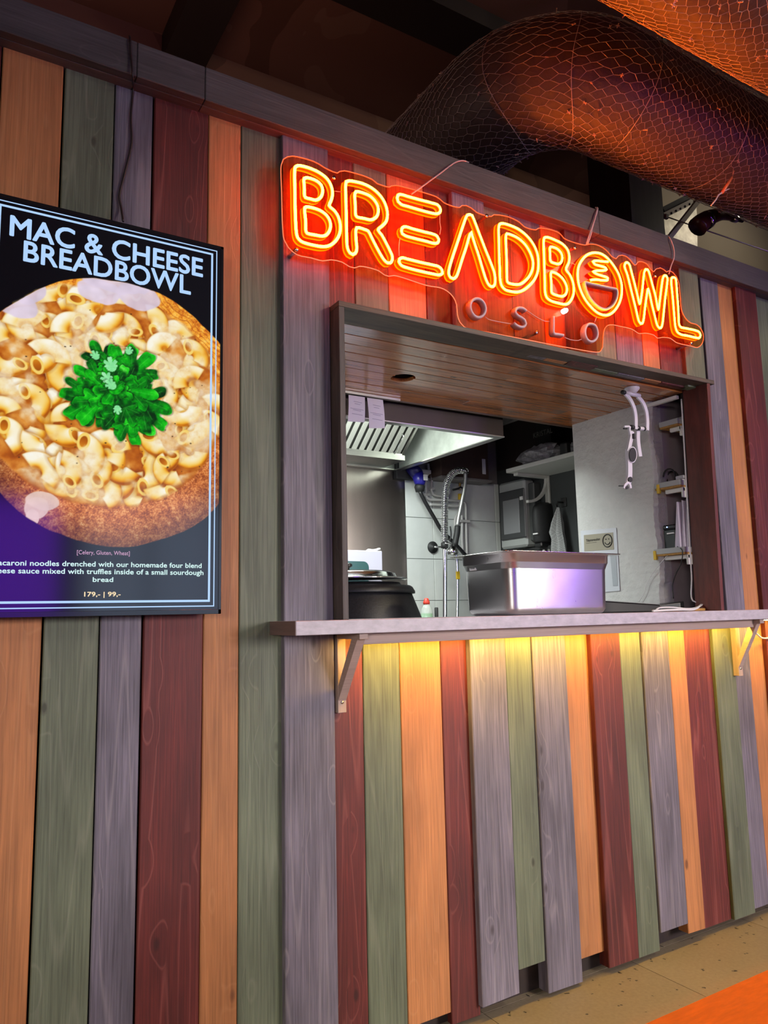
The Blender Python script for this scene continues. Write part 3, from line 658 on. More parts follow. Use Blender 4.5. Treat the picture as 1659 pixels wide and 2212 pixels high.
# ------------------------------------------------------------------ menu screen
TX0, TX1, TZ0, TZ1, TY = .076, .637, 1.182, 2.147, -.07
tv = thing('menu_screen', ((TX0 + TX1) / 2, -.04, TZ0), 'tall wall mounted screen showing a mac and cheese bread bowl', 'screen')
MB().box(TX0, TX1, TY + .0015, -.045, TZ0, TZ1, .003).build('housing', plain('black_screen_housing', (.006, .006, .007), .3), tv)
MB().box(TX0 + .12, TX1 - .12, -.045, -.003, TZ0 + .3, TZ1 - .3, .004).build('wall_mount', BLACKM, tv)
bz_ = MB(); bw = .0075
bz_.box(TX0, TX1, TY - .0012, TY + .002, TZ0, TZ0 + bw + .004, .0006).box(TX0, TX1, TY - .0012, TY + .002, TZ1 - bw, TZ1, .0006).box(TX0, TX0 + bw, TY - .0012, TY + .002, TZ0, TZ1, .0006).box(TX1 - bw, TX1, TY - .0012, TY + .002, TZ0, TZ1, .0006)
bz_.build('bezel', plain('glossy_black_bezel', (.01, .01, .011), .15), tv)
NX, NZ = 372, 640
sx0, sx1, sz0, sz1 = TX0 + bw - .001, TX1 - bw + .001, TZ0 + bw + .002, TZ1 - bw + .001
gx = np.linspace(sx0, sx1, NX); gz = np.linspace(sz0, sz1, NZ)
X, Z = np.meshgrid(gx, gz)
rng = np.random.default_rng(5)
def vnoise(scale, seed, octv=3):
    out = np.zeros_like(X); amp = 1.0; tot = 0
    for o in range(octv):
        r = np.random.default_rng(seed + o)
        s = scale * 2 ** o
        u = (X - sx0) * s; v = (Z - sz0) * s
        g = r.random((int(v.max()) + 3, int(u.max()) + 3))
        iu = u.astype(int); iv = v.astype(int); fu = u - iu; fv = v - iv
        fu = fu * fu * (3 - 2 * fu); fv = fv * fv * (3 - 2 * fv)
        out += amp * (g[iv, iu] * (1 - fu) * (1 - fv) + g[iv, iu + 1] * fu * (1 - fv) + g[iv + 1, iu] * (1 - fu) * fv + g[iv + 1, iu + 1] * fu * fv)
        tot += amp; amp *= .55
    return out / tot
IMG = np.zeros(X.shape + (3,)); IMG[:] = (3, 3, 5)
def paint(mask, col):
    mask = np.clip(mask, 0, 1)[..., None]
    IMG[:] = IMG * (1 - mask) + np.asarray(col, float) * mask
def step(a, e=.0016): return np.clip(a / e + .5, 0, 1)
def ramp(t, stops):
    t = np.clip(t, 0, 1); ps = [s[0] for s in stops]
    return np.stack([np.interp(t, ps, [s[1][k] for s in stops]) for k in range(3)], -1)
n_f, n_m, n_l = vnoise(420, 1, 2), vnoise(90, 11, 4), vnoise(26, 21, 3)
# frame lines of the menu card (drawn before the loaf, which lies over them)
tvp = lambda px, py: at(px, py, TY)
ang = np.arctan2(Z - 1.67, X - .38)
rb = np.hypot((X - .38) / .325, (Z - 1.668) / .326) + .012 * (n_l - .5) + .006 * np.sin(ang * 9)
loaf = step(1 - rb, .006)
crust = ramp(n_f * .55 + n_m * .55 - .05, [(0, (96, 40, 14)), (.35, (150, 74, 30)), (.55, (196, 112, 52)), (.75, (226, 160, 96)), (1, (250, 214, 166))])
up_ = np.clip((Z - 1.62) / .2, 0, 1)[..., None]
crust_u = ramp(n_m * .8 + n_f * .3 - .05, [(0, (120, 52, 10)), (.3, (190, 100, 20)), (.55, (232, 160, 50)), (.8, (246, 196, 96)), (1, (252, 224, 150))])
crust = crust * (1 - up_) + crust_u * up_
streak = np.sin((X * .75 + Z) * 420 + n_l * 14)
crust_u2 = np.clip((streak - .55) * 2, 0, 1) * up_[..., 0] * (X > .47) * .5
crust = crust * (1 - crust_u2[..., None]) + np.array((120, 40, 8)) * crust_u2[..., None]
shade = np.clip(1.12 - .42 * np.clip(rb - .78, 0, 1) / .22 * (Z < 1.6), .6, 1.1)
crust = crust * shade[..., None]
pl_ = np.clip((.21 - X) / .1, 0, 1) * np.clip((1.55 - Z) / .1, 0, 1)
IMG[:] = IMG * (1 - loaf[..., None]) + crust * loaf[..., None]
# filling
rf = np.hypot((X - .35) / .285, (Z - 1.703) / .268) + .05 * (n_l - .5)
fill = step(1 - rf, .02)
base_f = ramp(n_l * .8 + n_m * .25, [(0, (120, 44, 10)), (.4, (190, 98, 20)), (.65, (226, 150, 60)), (1, (240, 196, 130))])
IMG[:] = IMG * (1 - fill[..., None]) + base_f * fill[..., None]
LX, LZ = -.45, .9
def macaroni(cx, cz, R, r, a0, a1, warm):
    lo = (X > cx - R - r - .01) & (X < cx + R + r + .01) & (Z > cz - R - r - .01) & (Z < cz + R + r + .01)
    iz, ix = np.where(lo)
    if len(iz) == 0: return
    s_ = (slice(iz.min(), iz.max() + 1), slice(ix.min(), ix.max() + 1))
    x, z = X[s_] - cx, Z[s_] - cz
    am = (a0 + a1) / 2; hs = (a1 - a0) / 2
    a = np.arctan2(z, x); da = (a - am + math.pi) % (2 * math.pi) - math.pi
    ac = am + np.clip(da, -hs, hs)
    px_, pz_ = R * np.cos(ac), R * np.sin(ac)
    dx, dz = x - px_, z - pz_
    over = np.abs(da) > hs
    d = np.hypot(dx, dz)
    tube = np.hypot(x, z) - R
    # flat cut ends: allow only a short overshoot
    t_end = np.where(over, (np.abs(da) - hs) * R, 0)
    ins = r - np.where(over, np.maximum(np.abs(tube), t_end + r * .45), np.abs(tube))
    mk = step(ins, .002)
    nx = np.clip(tube / r, -1, 1) * np.cos(a); nz = np.clip(tube / r, -1, 1) * np.sin(a)
    ny = np.sqrt(np.clip(1 - nx * nx - nz * nz, 0, 1))
    lam = np.clip(nx * LX * .7 + nz * LZ * .7 + ny * .75, 0, 1.2)
    t = lam * .85 + (n_l[s_] - .5) * .55 + .05 - warm
    c = ramp(t, [(0, (168, 80, 6)), (.22, (222, 136, 20)), (.42, (246, 186, 62)), (.6, (250, 214, 120)), (.8, (252, 234, 180)), (1, (255, 250, 232))])
    edge = np.clip(1 - ins / (r * .22), 0, 1) ** 2 * .55
    c = c * (1 - edge[..., None]) + np.array((206, 128, 30)) * edge[..., None]
    sp = np.clip((lam - .97) * 8, 0, 1) * np.clip((n_m[s_] - .45) * 6, 0, 1)
    c = c * (1 - sp[..., None]) + np.array((255, 255, 250)) * sp[..., None]
    I = IMG[s_]; mk3 = (mk * np.clip((1.03 - rf[s_]) / .04, 0, 1))[..., None]
    # soft shadow under the tube
    sh = np.clip((ins + .008) / .008, 0, 1)[..., None] * .35 * np.clip((1.03 - rf[s_]) / .04, 0, 1)[..., None]
    I[:] = I * (1 - sh * np.array((.35, .6, .85)))
    I[:] = I * (1 - mk3) + c * mk3
    if rng.random() < .55:              # open end with its dark hole
        ae = a1 if rng.random() < .5 else a0
        ex, ez = R * math.cos(ae), R * math.sin(ae)
        tx, tz = -math.sin(ae), math.cos(ae)
        u = (x - ex) * tx + (z - ez) * tz; w = (x - ex) * math.cos(ae) + (z - ez) * math.sin(ae)
        q = np.hypot(u / (r * .62), w / (r * .98))
        k = step(1 - q, .1) * np.clip((1.03 - rf[s_]) / .04, 0, 1); I[:] = I * (1 - k[..., None]) + np.array((250, 214, 110)) * k[..., None]
        k = step(.62 - q, .12) * np.clip((1.03 - rf[s_]) / .04, 0, 1); hc = ramp(.5 + w / r * .5, [(0, (236, 160, 40)), (.5, (190, 100, 12)), (1, (140, 66, 6))])
        I[:] = I * (1 - k[..., None]) + hc * k[..., None]
cand = []
for _ in range(900):
    x, z = rng.uniform(.06, .63), rng.uniform(1.44, 1.97)
    if math.hypot((x - .35) / .27, (z - 1.703) / .25) > 1: continue
    if any(math.hypot(x - a, z - c) < .038 for a, c in cand): continue
    cand.append((x, z))
for x, z in cand:
    a0 = rng.uniform(0, 6.28); macaroni(x, z, rng.uniform(.025, .034), rng.uniform(.018, .0225), a0, a0 + rng.uniform(1.4, 2.5), rng.uniform(-.12, .05))
for _ in range(26):
    x, z = rng.uniform(.1, .6), rng.uniform(1.5, 1.93); a0 = rng.uniform(0, 6.28)
    if math.hypot((x - .35) / .26, (z - 1.703) / .24) < 1: macaroni(x, z, rng.uniform(.026, .038), rng.uniform(.018, .023), a0, a0 + rng.uniform(1.2, 2.2), rng.uniform(-.16, .0))
# cheese sauce runs
sauce = np.clip((vnoise(20, 77, 3) - .50) * 8, 0, 1) * np.clip((1.0 - rf) / .06, 0, 1) * .72
paint(sauce, 0) if False else None
sc_ = ramp(n_m, [(0, (226, 176, 110)), (.4, (246, 224, 180)), (.7, (250, 240, 214)), (1, (255, 252, 244))])
IMG[:] = IMG * (1 - sauce[..., None]) + sc_ * sauce[..., None]
def blob(cx, cz, rx, rz, col, seed, wob=.35, op=.92):
    q = np.hypot((X - cx) / rx, (Z - cz) / rz) + wob * (vnoise(34, seed, 2) - .5)
    k = step(1 - q, .08) * op * loaf
    c = np.asarray(col, float) * (0.9 + .2 * n_l[..., None]); IMG[:] = IMG * (1 - k[..., None]) + np.clip(c, 0, 255) * k[..., None]
for (px, py, rx, rz, s) in ((250, 610, .085, .026, 3), (215, 630, .05, .03, 4), (300, 640, .05, .035, 5), (60, 625, .035, .035, 6), (40, 660, .04, .03, 7), (92, 1082, .034, .020, 8), (78, 1098, .024, .026, 10), (70, 1118, .013, .020, 9)):
    p = tvp(px, py); blob(p.x, p.z, rx, rz, (222, 206, 226) if py < 700 else (236, 208, 190), s * 13)
# pepper flecks
for _ in range(46):
    x, z, s = rng.uniform(.12, .6), rng.uniform(1.5, 1.92), rng.uniform(.0009, .0024)
    paint(step(s - np.hypot((X - x), (Z - z) * 1.4), .0016) * fill * .85, (52, 34, 20))
# parsley
def leaf(tip, L_, tone, pale=0.0):
    t_ = np.array(tip, float); c_ = np.array((760., 700.)); d_ = c_ - t_; n_ = np.hypot(*d_)
    bs_ = t_ + d_ * min(1.0, L_ / n_)
    P, B = tvp(120 + t_[0] / 5.925, 720 + t_[1] / 5.925), tvp(120 + bs_[0] / 5.925, 720 + bs_[1] / 5.925)
    bx_, bz2, L2 = B.x, B.z, math.hypot(P.x - B.x, P.z - B.z); an = math.atan2(P.z - B.z, P.x - B.x)
    lo = (np.abs(X - bx_) < L2 * 1.1) & (np.abs(Z - bz2) < L2 * 1.1)
    iz, ix = np.where(lo)
    if len(iz) == 0: return
    s_ = (slice(iz.min(), iz.max() + 1), slice(ix.min(), ix.max() + 1))
    x, z = X[s_] - bx_, Z[s_] - bz2
    rho = np.hypot(x, z) + 1e-6; phi = (np.arctan2(z, x) - an + math.pi) % (2 * math.pi) - math.pi
    lob = ((0, 1.0, .40), (.76, .86, .37), (-.76, .86, .37), (1.45, .62, .38), (-1.45, .62, .38))
    rm = np.zeros_like(rho); vein = np.zeros_like(rho)
    for p_, a_, w_ in lob:
        rm = np.maximum(rm, a_ * np.exp(-((phi - p_) / w_) ** 4) + .0)
        vein = np.maximum(vein, np.exp(-(rho * np.abs(phi - p_) / .0009) ** 2) * (rho < a_ * L2 * .85))
    rm = np.maximum(rm, .5) * L2 * (1 + .035 * np.sin(phi * 15 + bx_ * 500))
    e_ = rm - rho; k_ = step(e_, .0018)
    t = tone + .30 * (n_m[s_] - .5) * 2 + .22 * np.cos(phi * 5.0) * np.clip(rho / L2, 0, 1) + .16 * np.clip(1 - e_ / .003, 0, 1)
    c = ramp(t, [(0, (0, 44, 8)), (.25, (2, 100, 14)), (.5, (8, 172, 18)), (.75, (44, 222, 34)), (1, (140, 246, 120))])
    c = c * (1 - .35 * vein[..., None]) + np.array((110, 226, 90)) * .35 * vein[..., None]
    if pale: c = c * (1 - pale) + np.array((176, 240, 206)) * pale
    I = IMG[s_]; sh = np.clip((e_ + .006) / .006, 0, 1)[..., None] * .4 * (1 - k_[..., None]); I[:] = I * (1 - sh)
    I[:] = I * (1 - k_[..., None]) + c * k_[..., None]
lt_ = [((470, 100), 330), ((730, 150), 300), ((1010, 160), 330), ((1245, 270), 360), ((1225, 560), 330), ((235, 440), 350), ((270, 640), 330), ((50, 775), 330), ((130, 1060), 400), ((300, 1140), 380), ((560, 1090), 300),
       ((720, 1200), 300), ((830, 1340), 330), ((1045, 1430), 330), ((1250, 1300), 380), ((1410, 1210), 380), ((1480, 1000), 420), ((1310, 800), 360), ((900, 420), 260), ((640, 420), 260), ((1040, 640), 280), ((480, 720), 260), ((900, 960), 260), ((620, 900), 240), ((1010, 1180), 260), ((780, 540), 200)]
for i_, (tp, ln_) in enumerate(lt_): leaf(tp, ln_, (.22, .42, .56, .36)[i_ % 4])
for tp, ln_ in (((690, 300), 130), ((600, 500), 120), ((470, 220), 90), ((960, 170), 70), ((800, 1040), 80), ((640, 600), 110)):
    leaf(tp, ln_, .7, .7)
LIN = np.where(IMG / 255 <= .04045, IMG / 255 / 12.92, ((np.clip(IMG, 0, 255) / 255 + .055) / 1.055) ** 2.4)
me = bpy.data.meshes.new('screen_picture')
idx = np.arange(NX * NZ).reshape(NZ, NX)
quads = np.stack([idx[:-1, :-1], idx[:-1, 1:], idx[1:, 1:], idx[1:, :-1]], -1).reshape(-1, 4)
co = np.stack([X, np.full_like(X, TY), Z], -1).reshape(-1, 3)
ctr = np.array([(sx0 + sx1) / 2, TY, (sz0 + sz1) / 2]); co = co - ctr
me.vertices.add(NX * NZ); me.vertices.foreach_set('co', co.ravel())
me.loops.add(quads.size); me.loops.foreach_set('vertex_index', quads.ravel())
me.polygons.add(len(quads)); me.polygons.foreach_set('loop_start', np.arange(0, quads.size, 4)); me.polygons.foreach_set('loop_total', np.full(len(quads), 4))
me.update(); me.validate()
ca = me.color_attributes.new('picture', 'FLOAT_COLOR', 'POINT')
ca.data.foreach_set('color', np.concatenate([LIN.reshape(-1, 3), np.ones((NX * NZ, 1))], 1).astype(np.float32).ravel())
m, nt, b = new_mat('lit_glossy_display')
at_ = N(nt, 'ShaderNodeAttribute', attribute_name='picture')
nt.links.new(at_.outputs['Color'], b.inputs['Emission Color']); b.inputs['Emission Strength'].default_value = .95
b.inputs['Base Color'].default_value = (.006, .006, .008, 1); b.inputs['Roughness'].default_value = .11; b.inputs['Specular IOR Level'].default_value = .6
me.materials.append(m)
scr = bpy.data.objects.new('screen_picture', me); COL.objects.link(scr); scr.location = ctr; put(scr, tv)
# card lines and lettering (flat print on the display)
INK = plain('lit_pale_blue_lettering', (.02, .02, .02), .2, emis=srgb(176, 212, 255), estr=1.0)
INKP = plain('lit_pink_lettering', (.02, .02, .02), .2, emis=srgb(226, 176, 214), estr=.8)
INKY = plain('lit_cream_lettering', (.02, .02, .02), .2, emis=srgb(255, 226, 176), estr=1.0)
INKW = plain('lit_mint_lettering', (.02, .02, .02), .2, emis=srgb(206, 240, 236), estr=1.0)
yl = TY - .0006
def frame(x0, x1, z0, z1, w, name):
    b = MB()
    for a in ((x0, x1, z0, z0 + w), (x0, x1, z1 - w, z1), (x0, x0 + w, z0 + w, z1 - w), (x1 - w, x1, z0 + w, z1 - w)):
        b.add([(a[0], yl, a[2]), (a[1], yl, a[2]), (a[1], yl, a[3]), (a[0], yl, a[3])], [(0, 1, 2, 3)])
    b.build(name, INK, scr)
ox = at(467, 800, TY).x; oz0 = at(467, 1310, TY).z; oz1 = at(460, 540, TY).z
frame(2 * .3565 - ox, ox, oz0, oz1, .0026, 'border_line')
ix = at(458, 800, TY).x; iz0 = at(458, 1300, TY).z; iz1 = at(452, 546, TY).z
frame(2 * .3565 - ix, ix, iz0, iz1, .0052, 'border_line')
def text(s, name, m, x0, x1, z0, h, bold=0.0, parent=None, y=yl):
    cu = bpy.data.curves.new(name, 'FONT'); cu.body = s; cu.size = 1.0; cu.resolution_u = 4; cu.space_character = 1.02
    o = bpy.data.objects.new(name, cu); COL.objects.link(o)
    bpy.context.view_layer.update()
    dg = bpy.context.evaluated_depsgraph_get(); me = bpy.data.meshes.new_from_object(o.evaluated_get(dg))
    bpy.data.objects.remove(o); bpy.data.curves.remove(cu)
    P = np.array([v.co[:] for v in me.vertices])
    lo, hi = P.min(0), P.max(0)
    capH = .73
    sx = (x1 - x0) / (hi[0] - lo[0]); sz = h / capH
    c = ((x0 + x1) / 2, y, z0)
    for v in me.vertices:
        X_, Y_ = v.co.x, v.co.y
        v.co = ((X_ - lo[0]) * sx + x0 - c[0], 0, Y_ * sz)
    if bold > 0:                  # heavier weight: the glyphs laid over themselves, a little shifted
        V0 = [tuple(v.co) for v in me.vertices]; F0 = [tuple(p.vertices) for p in me.polygons]; VV, FF = [], []
        for q_, (dx_, dz_) in enumerate(((0, 0), (1, 0), (-1, 0), (0, 1), (0, -1), (.7, .7), (-.7, .7), (.7, -.7), (-.7, -.7))):
            n_ = len(VV); VV += [(a_ + dx_ * bold * sx, b_ - .00002 * q_, c_ + dz_ * bold * sz) for a_, b_, c_ in V0]; FF += [tuple(i_ + n_ for i_ in f_) for f_ in F0]
        bpy.data.meshes.remove(me); me = bpy.data.meshes.new(name); me.from_pydata(VV, [], FF)
    me.update(); me.materials.append(m); me.name = name
    o = bpy.data.objects.new(name, me); COL.objects.link(o); o.location = c
    if parent: put(o, parent)
    return o
def tline(s, name, m, pxr, base, top, bold):
    r = at(pxr, base, TY).x; z0 = at(pxr, base, TY).z; h = at(pxr, top, TY).z - z0
    text(s, name, m, 2 * .355 - r, r, z0, h, bold, scr)
tline('MAC & CHEESE', 'title_lettering', INK, 437, 598, 558, .024)
r_ = at(411, 636, TY); l_ = at(51, 566, TY)
text('BREADBOWL', 'title_lettering', INK, l_.x, r_.x, r_.z, at(396, 592, TY).z - at(396, 633, TY).z, .022, scr)
tline('[Celery, Gluten, Wheat]', 'small_lettering', INKP, 280, 1199.5, 1190.5, .004)
tline('Macaroni noodles drenched with our homemade four blend', 'small_lettering', INKW, 435, 1227, 1216.5, .02)
tline('cheese sauce mixed with truffles inside of a small sourdough', 'small_lettering', INKW, 439, 1242, 1231.5, .02)
tline('bread', 'small_lettering', INKW, 244, 1257, 1246.5, .02)
tline('179,- | 99,-', 'price_lettering', INKY, 260, 1288, 1278, .02)
# its power cable up the boards
cb = smooth_path([at(*p, y) for p, y in (((266, 478), -.03), ((262, 450), -.006), ((258, 425), -.004), ((268, 380), -.004), ((284, 310), -.004), ((283, 250), -.004), ((288, 190), -.006), ((287, 168), -.062), ((283, 120), -.062), ((281, 84), -.062), ((280, 78), -.03))], False, .01)
tag(MB().tube(cb, .003, 6).build('power_cable', plain('brown_cable', (.02, .012, .012), .5)), 'thin dark cable running from the screen up over the beam', 'cable')
# ------------------------------------------------------------------ counter
ZC = 1.160
ct = thing('serving_counter', (1.9, 0, 1.0), 'pale marbled serving counter on wooden brackets below the hatch', 'counter')
wt = MB(); wt.box(.797, 3.35, -.165, .045, 1.124, ZC, .0012); wt.box(.998, 2.63, .040, .26, 1.124, ZC - .0003)
wt.build('worktop', LAMIN, ct)
endm = wood('dull_wood_end', (.16, .105, .095), (.2, .14, .12), axis='y', contrast=.2, lines=.2, knots=False)
MB().box(.7955, .7972, -.164, -.002, 1.1245, ZC - .0004).build('end_cap', endm, ct)
MB().box(1.006, 2.755, -.122, -.104, 1.0935, 1.1238, .001).build('front_rail', W_PALE, ct)
def bracket(x, w, zb, yf):
    br = MB().box(x, x + w, -.024 + yf, yf, zb, 1.1238, .001).build('bracket', W_PALEV, ct)
    MB().box(x, x + w, -.150, -.024 + yf, 1.108, 1.1238, .001).build('arm', W_PALE, br)
    MB().prism([(x + .001, -.0235 + yf, zb + .032), (x + .001, -.136, 1.1085), (x + .001, -.104, 1.1085), (x + .001, -.0235 + yf, zb + .072)], (w - .002, 0, 0)).build('brace', W_PALE, br)
    MB().lathe([(.0045, 0), (.0045, .0015), (.002, .002)], (x + w / 2, yf - .0255, zb + .028), 10, 'y').build('screw', SCREW, br)
bracket(.986, .026, .908, 0.0)
bracket(2.742, .026, .905, -.02)
led = thing('led_strip', (1.9, -.09, 1.11), 'warm yellow light strip under the counter', 'light')
MB().box(1.02, 2.735, -.102, -.088, 1.119, 1.1238).build('profile', WHITEP, led)
LEDM = plain('warm_led', (1, .8, .4), .4, emis=(1.0, .60, .07), estr=180)
MB().box(1.025, 2.73, -.100, -.090, 1.1168, 1.1192).build('diffuser', LEDM, led)
led2 = thing('led_strip', (3.0, -.08, 1.11), 'short bright light strip right of the counter bracket', 'light')
MB().box(2.80, 3.3, -.102, -.088, 1.119, 1.1238).build('profile', WHITEP, led2)
MB().box(2.805, 3.29, -.100, -.090, 1.1168, 1.1192).build('diffuser', LEDM, led2)
wc = [at(*p, y) for p, y in (((1631, 1366), -.10), ((1638, 1372), -.08), ((1646, 1378), -.05), ((1659, 1378), -.03), ((1690, 1372), -.03))]
MB().tube(smooth_path(wc, False, .01), .0035, 6).build('lead', WHITEP, led2)

# ------------------------------------------------------------------ steel food pan
pan = thing('food_pan', (1.81, .06, ZC), 'deep stainless steel food pan standing on the counter', 'food pan')
PANM = None
m, nt, b = new_mat('worn_pan_steel')
tc = N(nt, 'ShaderNodeTexCoord'); n1 = N(nt, 'ShaderNodeTexNoise', Scale=14.0, Detail=6.0, Roughness=.7); nt.links.new(tc.outputs['Object'], n1.inputs['Vector'])
mr = N(nt, 'ShaderNodeMapRange'); mr.inputs[3].default_value = .24; mr.inputs[4].default_value = .34; nt.links.new(n1.outputs['Fac'], mr.inputs[0]); nt.links.new(mr.outputs[0], b.inputs['Roughness'])
b.inputs['Metallic'].default_value = 1.0; b.inputs['Base Color'].default_value = (.66, .64, .64, 1)
bp = N(nt, 'ShaderNodeBump', Strength=.05, Distance=.001); n2 = N(nt, 'ShaderNodeTexNoise', Scale=60.0, Detail=4.0); nt.links.new(tc.outputs['Object'], n2.inputs['Vector']); nt.links.new(n2.outputs['Fac'], bp.inputs['Height']); nt.links.new(bp.outputs[0], b.inputs['Normal'])
PANM = m
def rrect(x0, x1, y0, y1, r, z, n=7):
    out = []
    for cx, cy, a in ((x1 - r, y1 - r, 0), (x0 + r, y1 - r, 90), (x0 + r, y0 + r, 180), (x1 - r, y0 + r, 270)):
        for k in range(n):
            t = math.radians(a + 90 * k / (n - 1)); out.append((cx + r * math.cos(t), cy + r * math.sin(t), z))
    return out
def loft(b, rings, cap0=True, cap1=True, smooth=True):
    n = len(rings[0]); vs = [p for r in rings for p in r]; fs = []
    for i in range(len(rings) - 1):
        for k in range(n): fs.append((i * n + k, i * n + (k + 1) % n, (i + 1) * n + (k + 1) % n, (i + 1) * n + k))
    if cap0: fs.append(tuple(range(n))[::-1])
    if cap1: fs.append(tuple((len(rings) - 1) * n + k for k in range(n)))
    b.add(vs, fs, smooth)
px0, px1, py0, py1, pz = 1.546, 2.070, -.100, .222, 1.3625
q = MB(); R_ = []
for ins, z, r in ((.058, ZC + .0005, .030), (.048, ZC + .004, .034), (.040, ZC + .016, .040), (.0395, ZC + .022, .040), (.0388, ZC + .032, .041), (.0345, pz - .060, .0445), (.0335, pz - .048, .045), (.033, pz - .042, .045), (.030, pz - .034, .046), (.026, pz - .032, .048), (.025, pz - .006, .048), (.022, pz - .0035, .05)):
    R_.append(rrect(px0 + ins, px1 - ins, py0 + ins, py1 - ins, r, z))
R2 = []
for ins, z, r in ((.0245, pz - .001, .05), (.028, pz - .034, .046), (.036, pz - .06, .045), (.045, ZC + .02, .036)):
    R2.append(rrect(px0 + ins, px1 - ins, py0 + ins, py1 - ins, r, z))
loft(q, R_ , True, False); loft(q, R2, False, True)
q.build('body', PANM, pan)
q = MB()
loft(q, [rrect(px0 + i, px1 - i, py0 + i, py1 - i, r, z) for i, z, r in ((.022, pz - .0035, .05), (.002, pz - .0035, .03), (0, pz - .002, .03), (.0, pz, .03), (.022, pz, .05))], False, False)
q.build('rim', plain('bright_rim_steel', (.72, .68, .66), .2, 1.0), pan)
yy = (py0 + py1) / 2
p1 = atx(1020, 1227, px0 + .034)
st = MB().box(px0 + .0305, px0 + .0325, p1.y - .024, p1.y + .010, p1.z - .009, p1.z + .007).build('sticker', PAPER, pan)
tx = text('Bread', 'sticker_lettering', BLACKM, -.011, .011, 0, .0062, .01, None, 0)
tx.rotation_euler = (0, 0, math.radians(-90)); tx.location = (px0 + .0300, p1.y - .007, p1.z - .004); put(tx, st)

# ------------------------------------------------------------------ kitchen worktable and things on it
wtb = thing('kitchen_worktable', (1.5, .9, 0), 'long steel worktable hidden behind the counter', 'table')
MB().box(.75, 2.60, .30, 1.60, .86, .90, .002).build('tabletop', STEEL_D, wtb)
for x in (.8, 2.54):
    for y in (.36, 1.56): MB().tube([(x, y, 0), (x, y, .86)], .018, 10).build('leg', STEEL_D, wtb)
kx, ky = 1.37, .62
ket = thing('soup_kettle', (kx, ky, .90), 'round black soup kettle with a steel lid behind the counter', 'kettle')
KM = plain('speckled_black_enamel', (.014, .014, .018), .42, noise=.5, scale=160, bump=.12)
_d = _ray(897, 1278); s_ = abs((kx - CAM.x) * _d.y - (ky - CAM.y) * _d.x) / math.hypot(_d.x, _d.y)
z1, z2, z3 = at(897, 1283, ky).z, at(888, 1268, ky).z, at(860, 1258, ky).z
MB().lathe([(s_ * 1.25, .90), (s_ * 1.24, 1.0), (s_ * 1.10, 1.15), (s_ * .955, z1 - .004), (s_ * .94, z1)], (kx, ky, 0), 48).build('body', KM, ket)
MB().lathe([(s_ * .93, z1 - .002), (s_ * 1.0, z1 - .002), (s_ * 1.0, z1 + .006), (s_ * .965, z2 - .006), (s_ * .93, z2), (s_ * .80, z2 + .003), (s_ * .78, z2 + .012)], (kx, ky, 0), 48).build('collar', KM, ket)
z4 = at(875, 1254, ky).z
lid = MB().lathe([(s_ * .86, z4 - .003), (s_ * .90, z4), (s_ * .86, z4 + .004), (s_ * .74, z4 + .006), (s_ * .71, z4 + .022), (s_ * .60, z4 + .030), (.01, z4 + .036)], (kx, ky, 0), 48).build('lid', CHROME, ket)
kp = at(781, 1243, ky)
MB().lathe([(.008, z4 + .03), (.010, z4 + .046), (.020, z4 + .052), (.020, z4 + .060), (.012, z4 + .064)], (kx + .0, ky, 0), 20).build('lid_knob', BLACKP, lid)
# washing-up bottle and a brush handle by the sink
by = 1.25
bp_ = at(922, 1330, by); zc = at(922, 1305, by).z; zt = at(922, 1297, by).z
bt = thing('detergent_bottle', (bp_.x, by, .90), 'clear squeeze bottle of green washing-up liquid with a red cap', 'bottle')
sc1 = (at(934, 1322, by).x - at(912, 1322, by).x) / 2
m, nt, b = new_mat('clear_bottle_plastic'); b.inputs['Base Color'].default_value = (.8, .85, .8, 1); b.inputs['Roughness'].default_value = .1; b.inputs['Alpha'].default_value = .35
MB().lathe([(sc1 * 1.1, .90), (sc1 * 1.1, 1.1), (sc1, bp_.z + .01), (sc1 * .8, zc - .02), (sc1 * .45, zc)], (bp_.x, by, 0), 20).build('bottle_body', m, bt)
MB().lathe([(sc1 * 1.0, .905), (sc1 * 1.0, 1.1), (sc1 * .94, at(922, 1325, by).z)], (bp_.x, by, 0), 20).build('liquid', plain('green_liquid', (.01, .22, .03), .2), bt)
MB().lathe([(sc1 * .55, zc - .001), (sc1 * .55, zt - .006), (sc1 * .4, zt), (sc1 * .4, zt + .008), (sc1 * .15, zt + .012)], (bp_.x, by, 0), 16).build('cap', plain('red_cap', (.65, .05, .03), .4), bt)
hp = at(942, 1330, by); ht = at(942, 1312, by)
br_ = thing('dish_brush', (hp.x, by, .90), 'black upright brush handle beside the detergent bottle', 'brush')
MB().tube([(hp.x, by, .93), (hp.x + .002, by, 1.1), (hp.x + .003, by, ht.z - .004), (hp.x + .003, by, ht.z)], .010, 10, scales=[.8, 1, 1, .7]).build('handle', BLACKM, br_)
MB().box(hp.x - .03, hp.x + .03, by - .02, by + .02, .90, .93, .004).build('brush_head', BLACKM, br_)
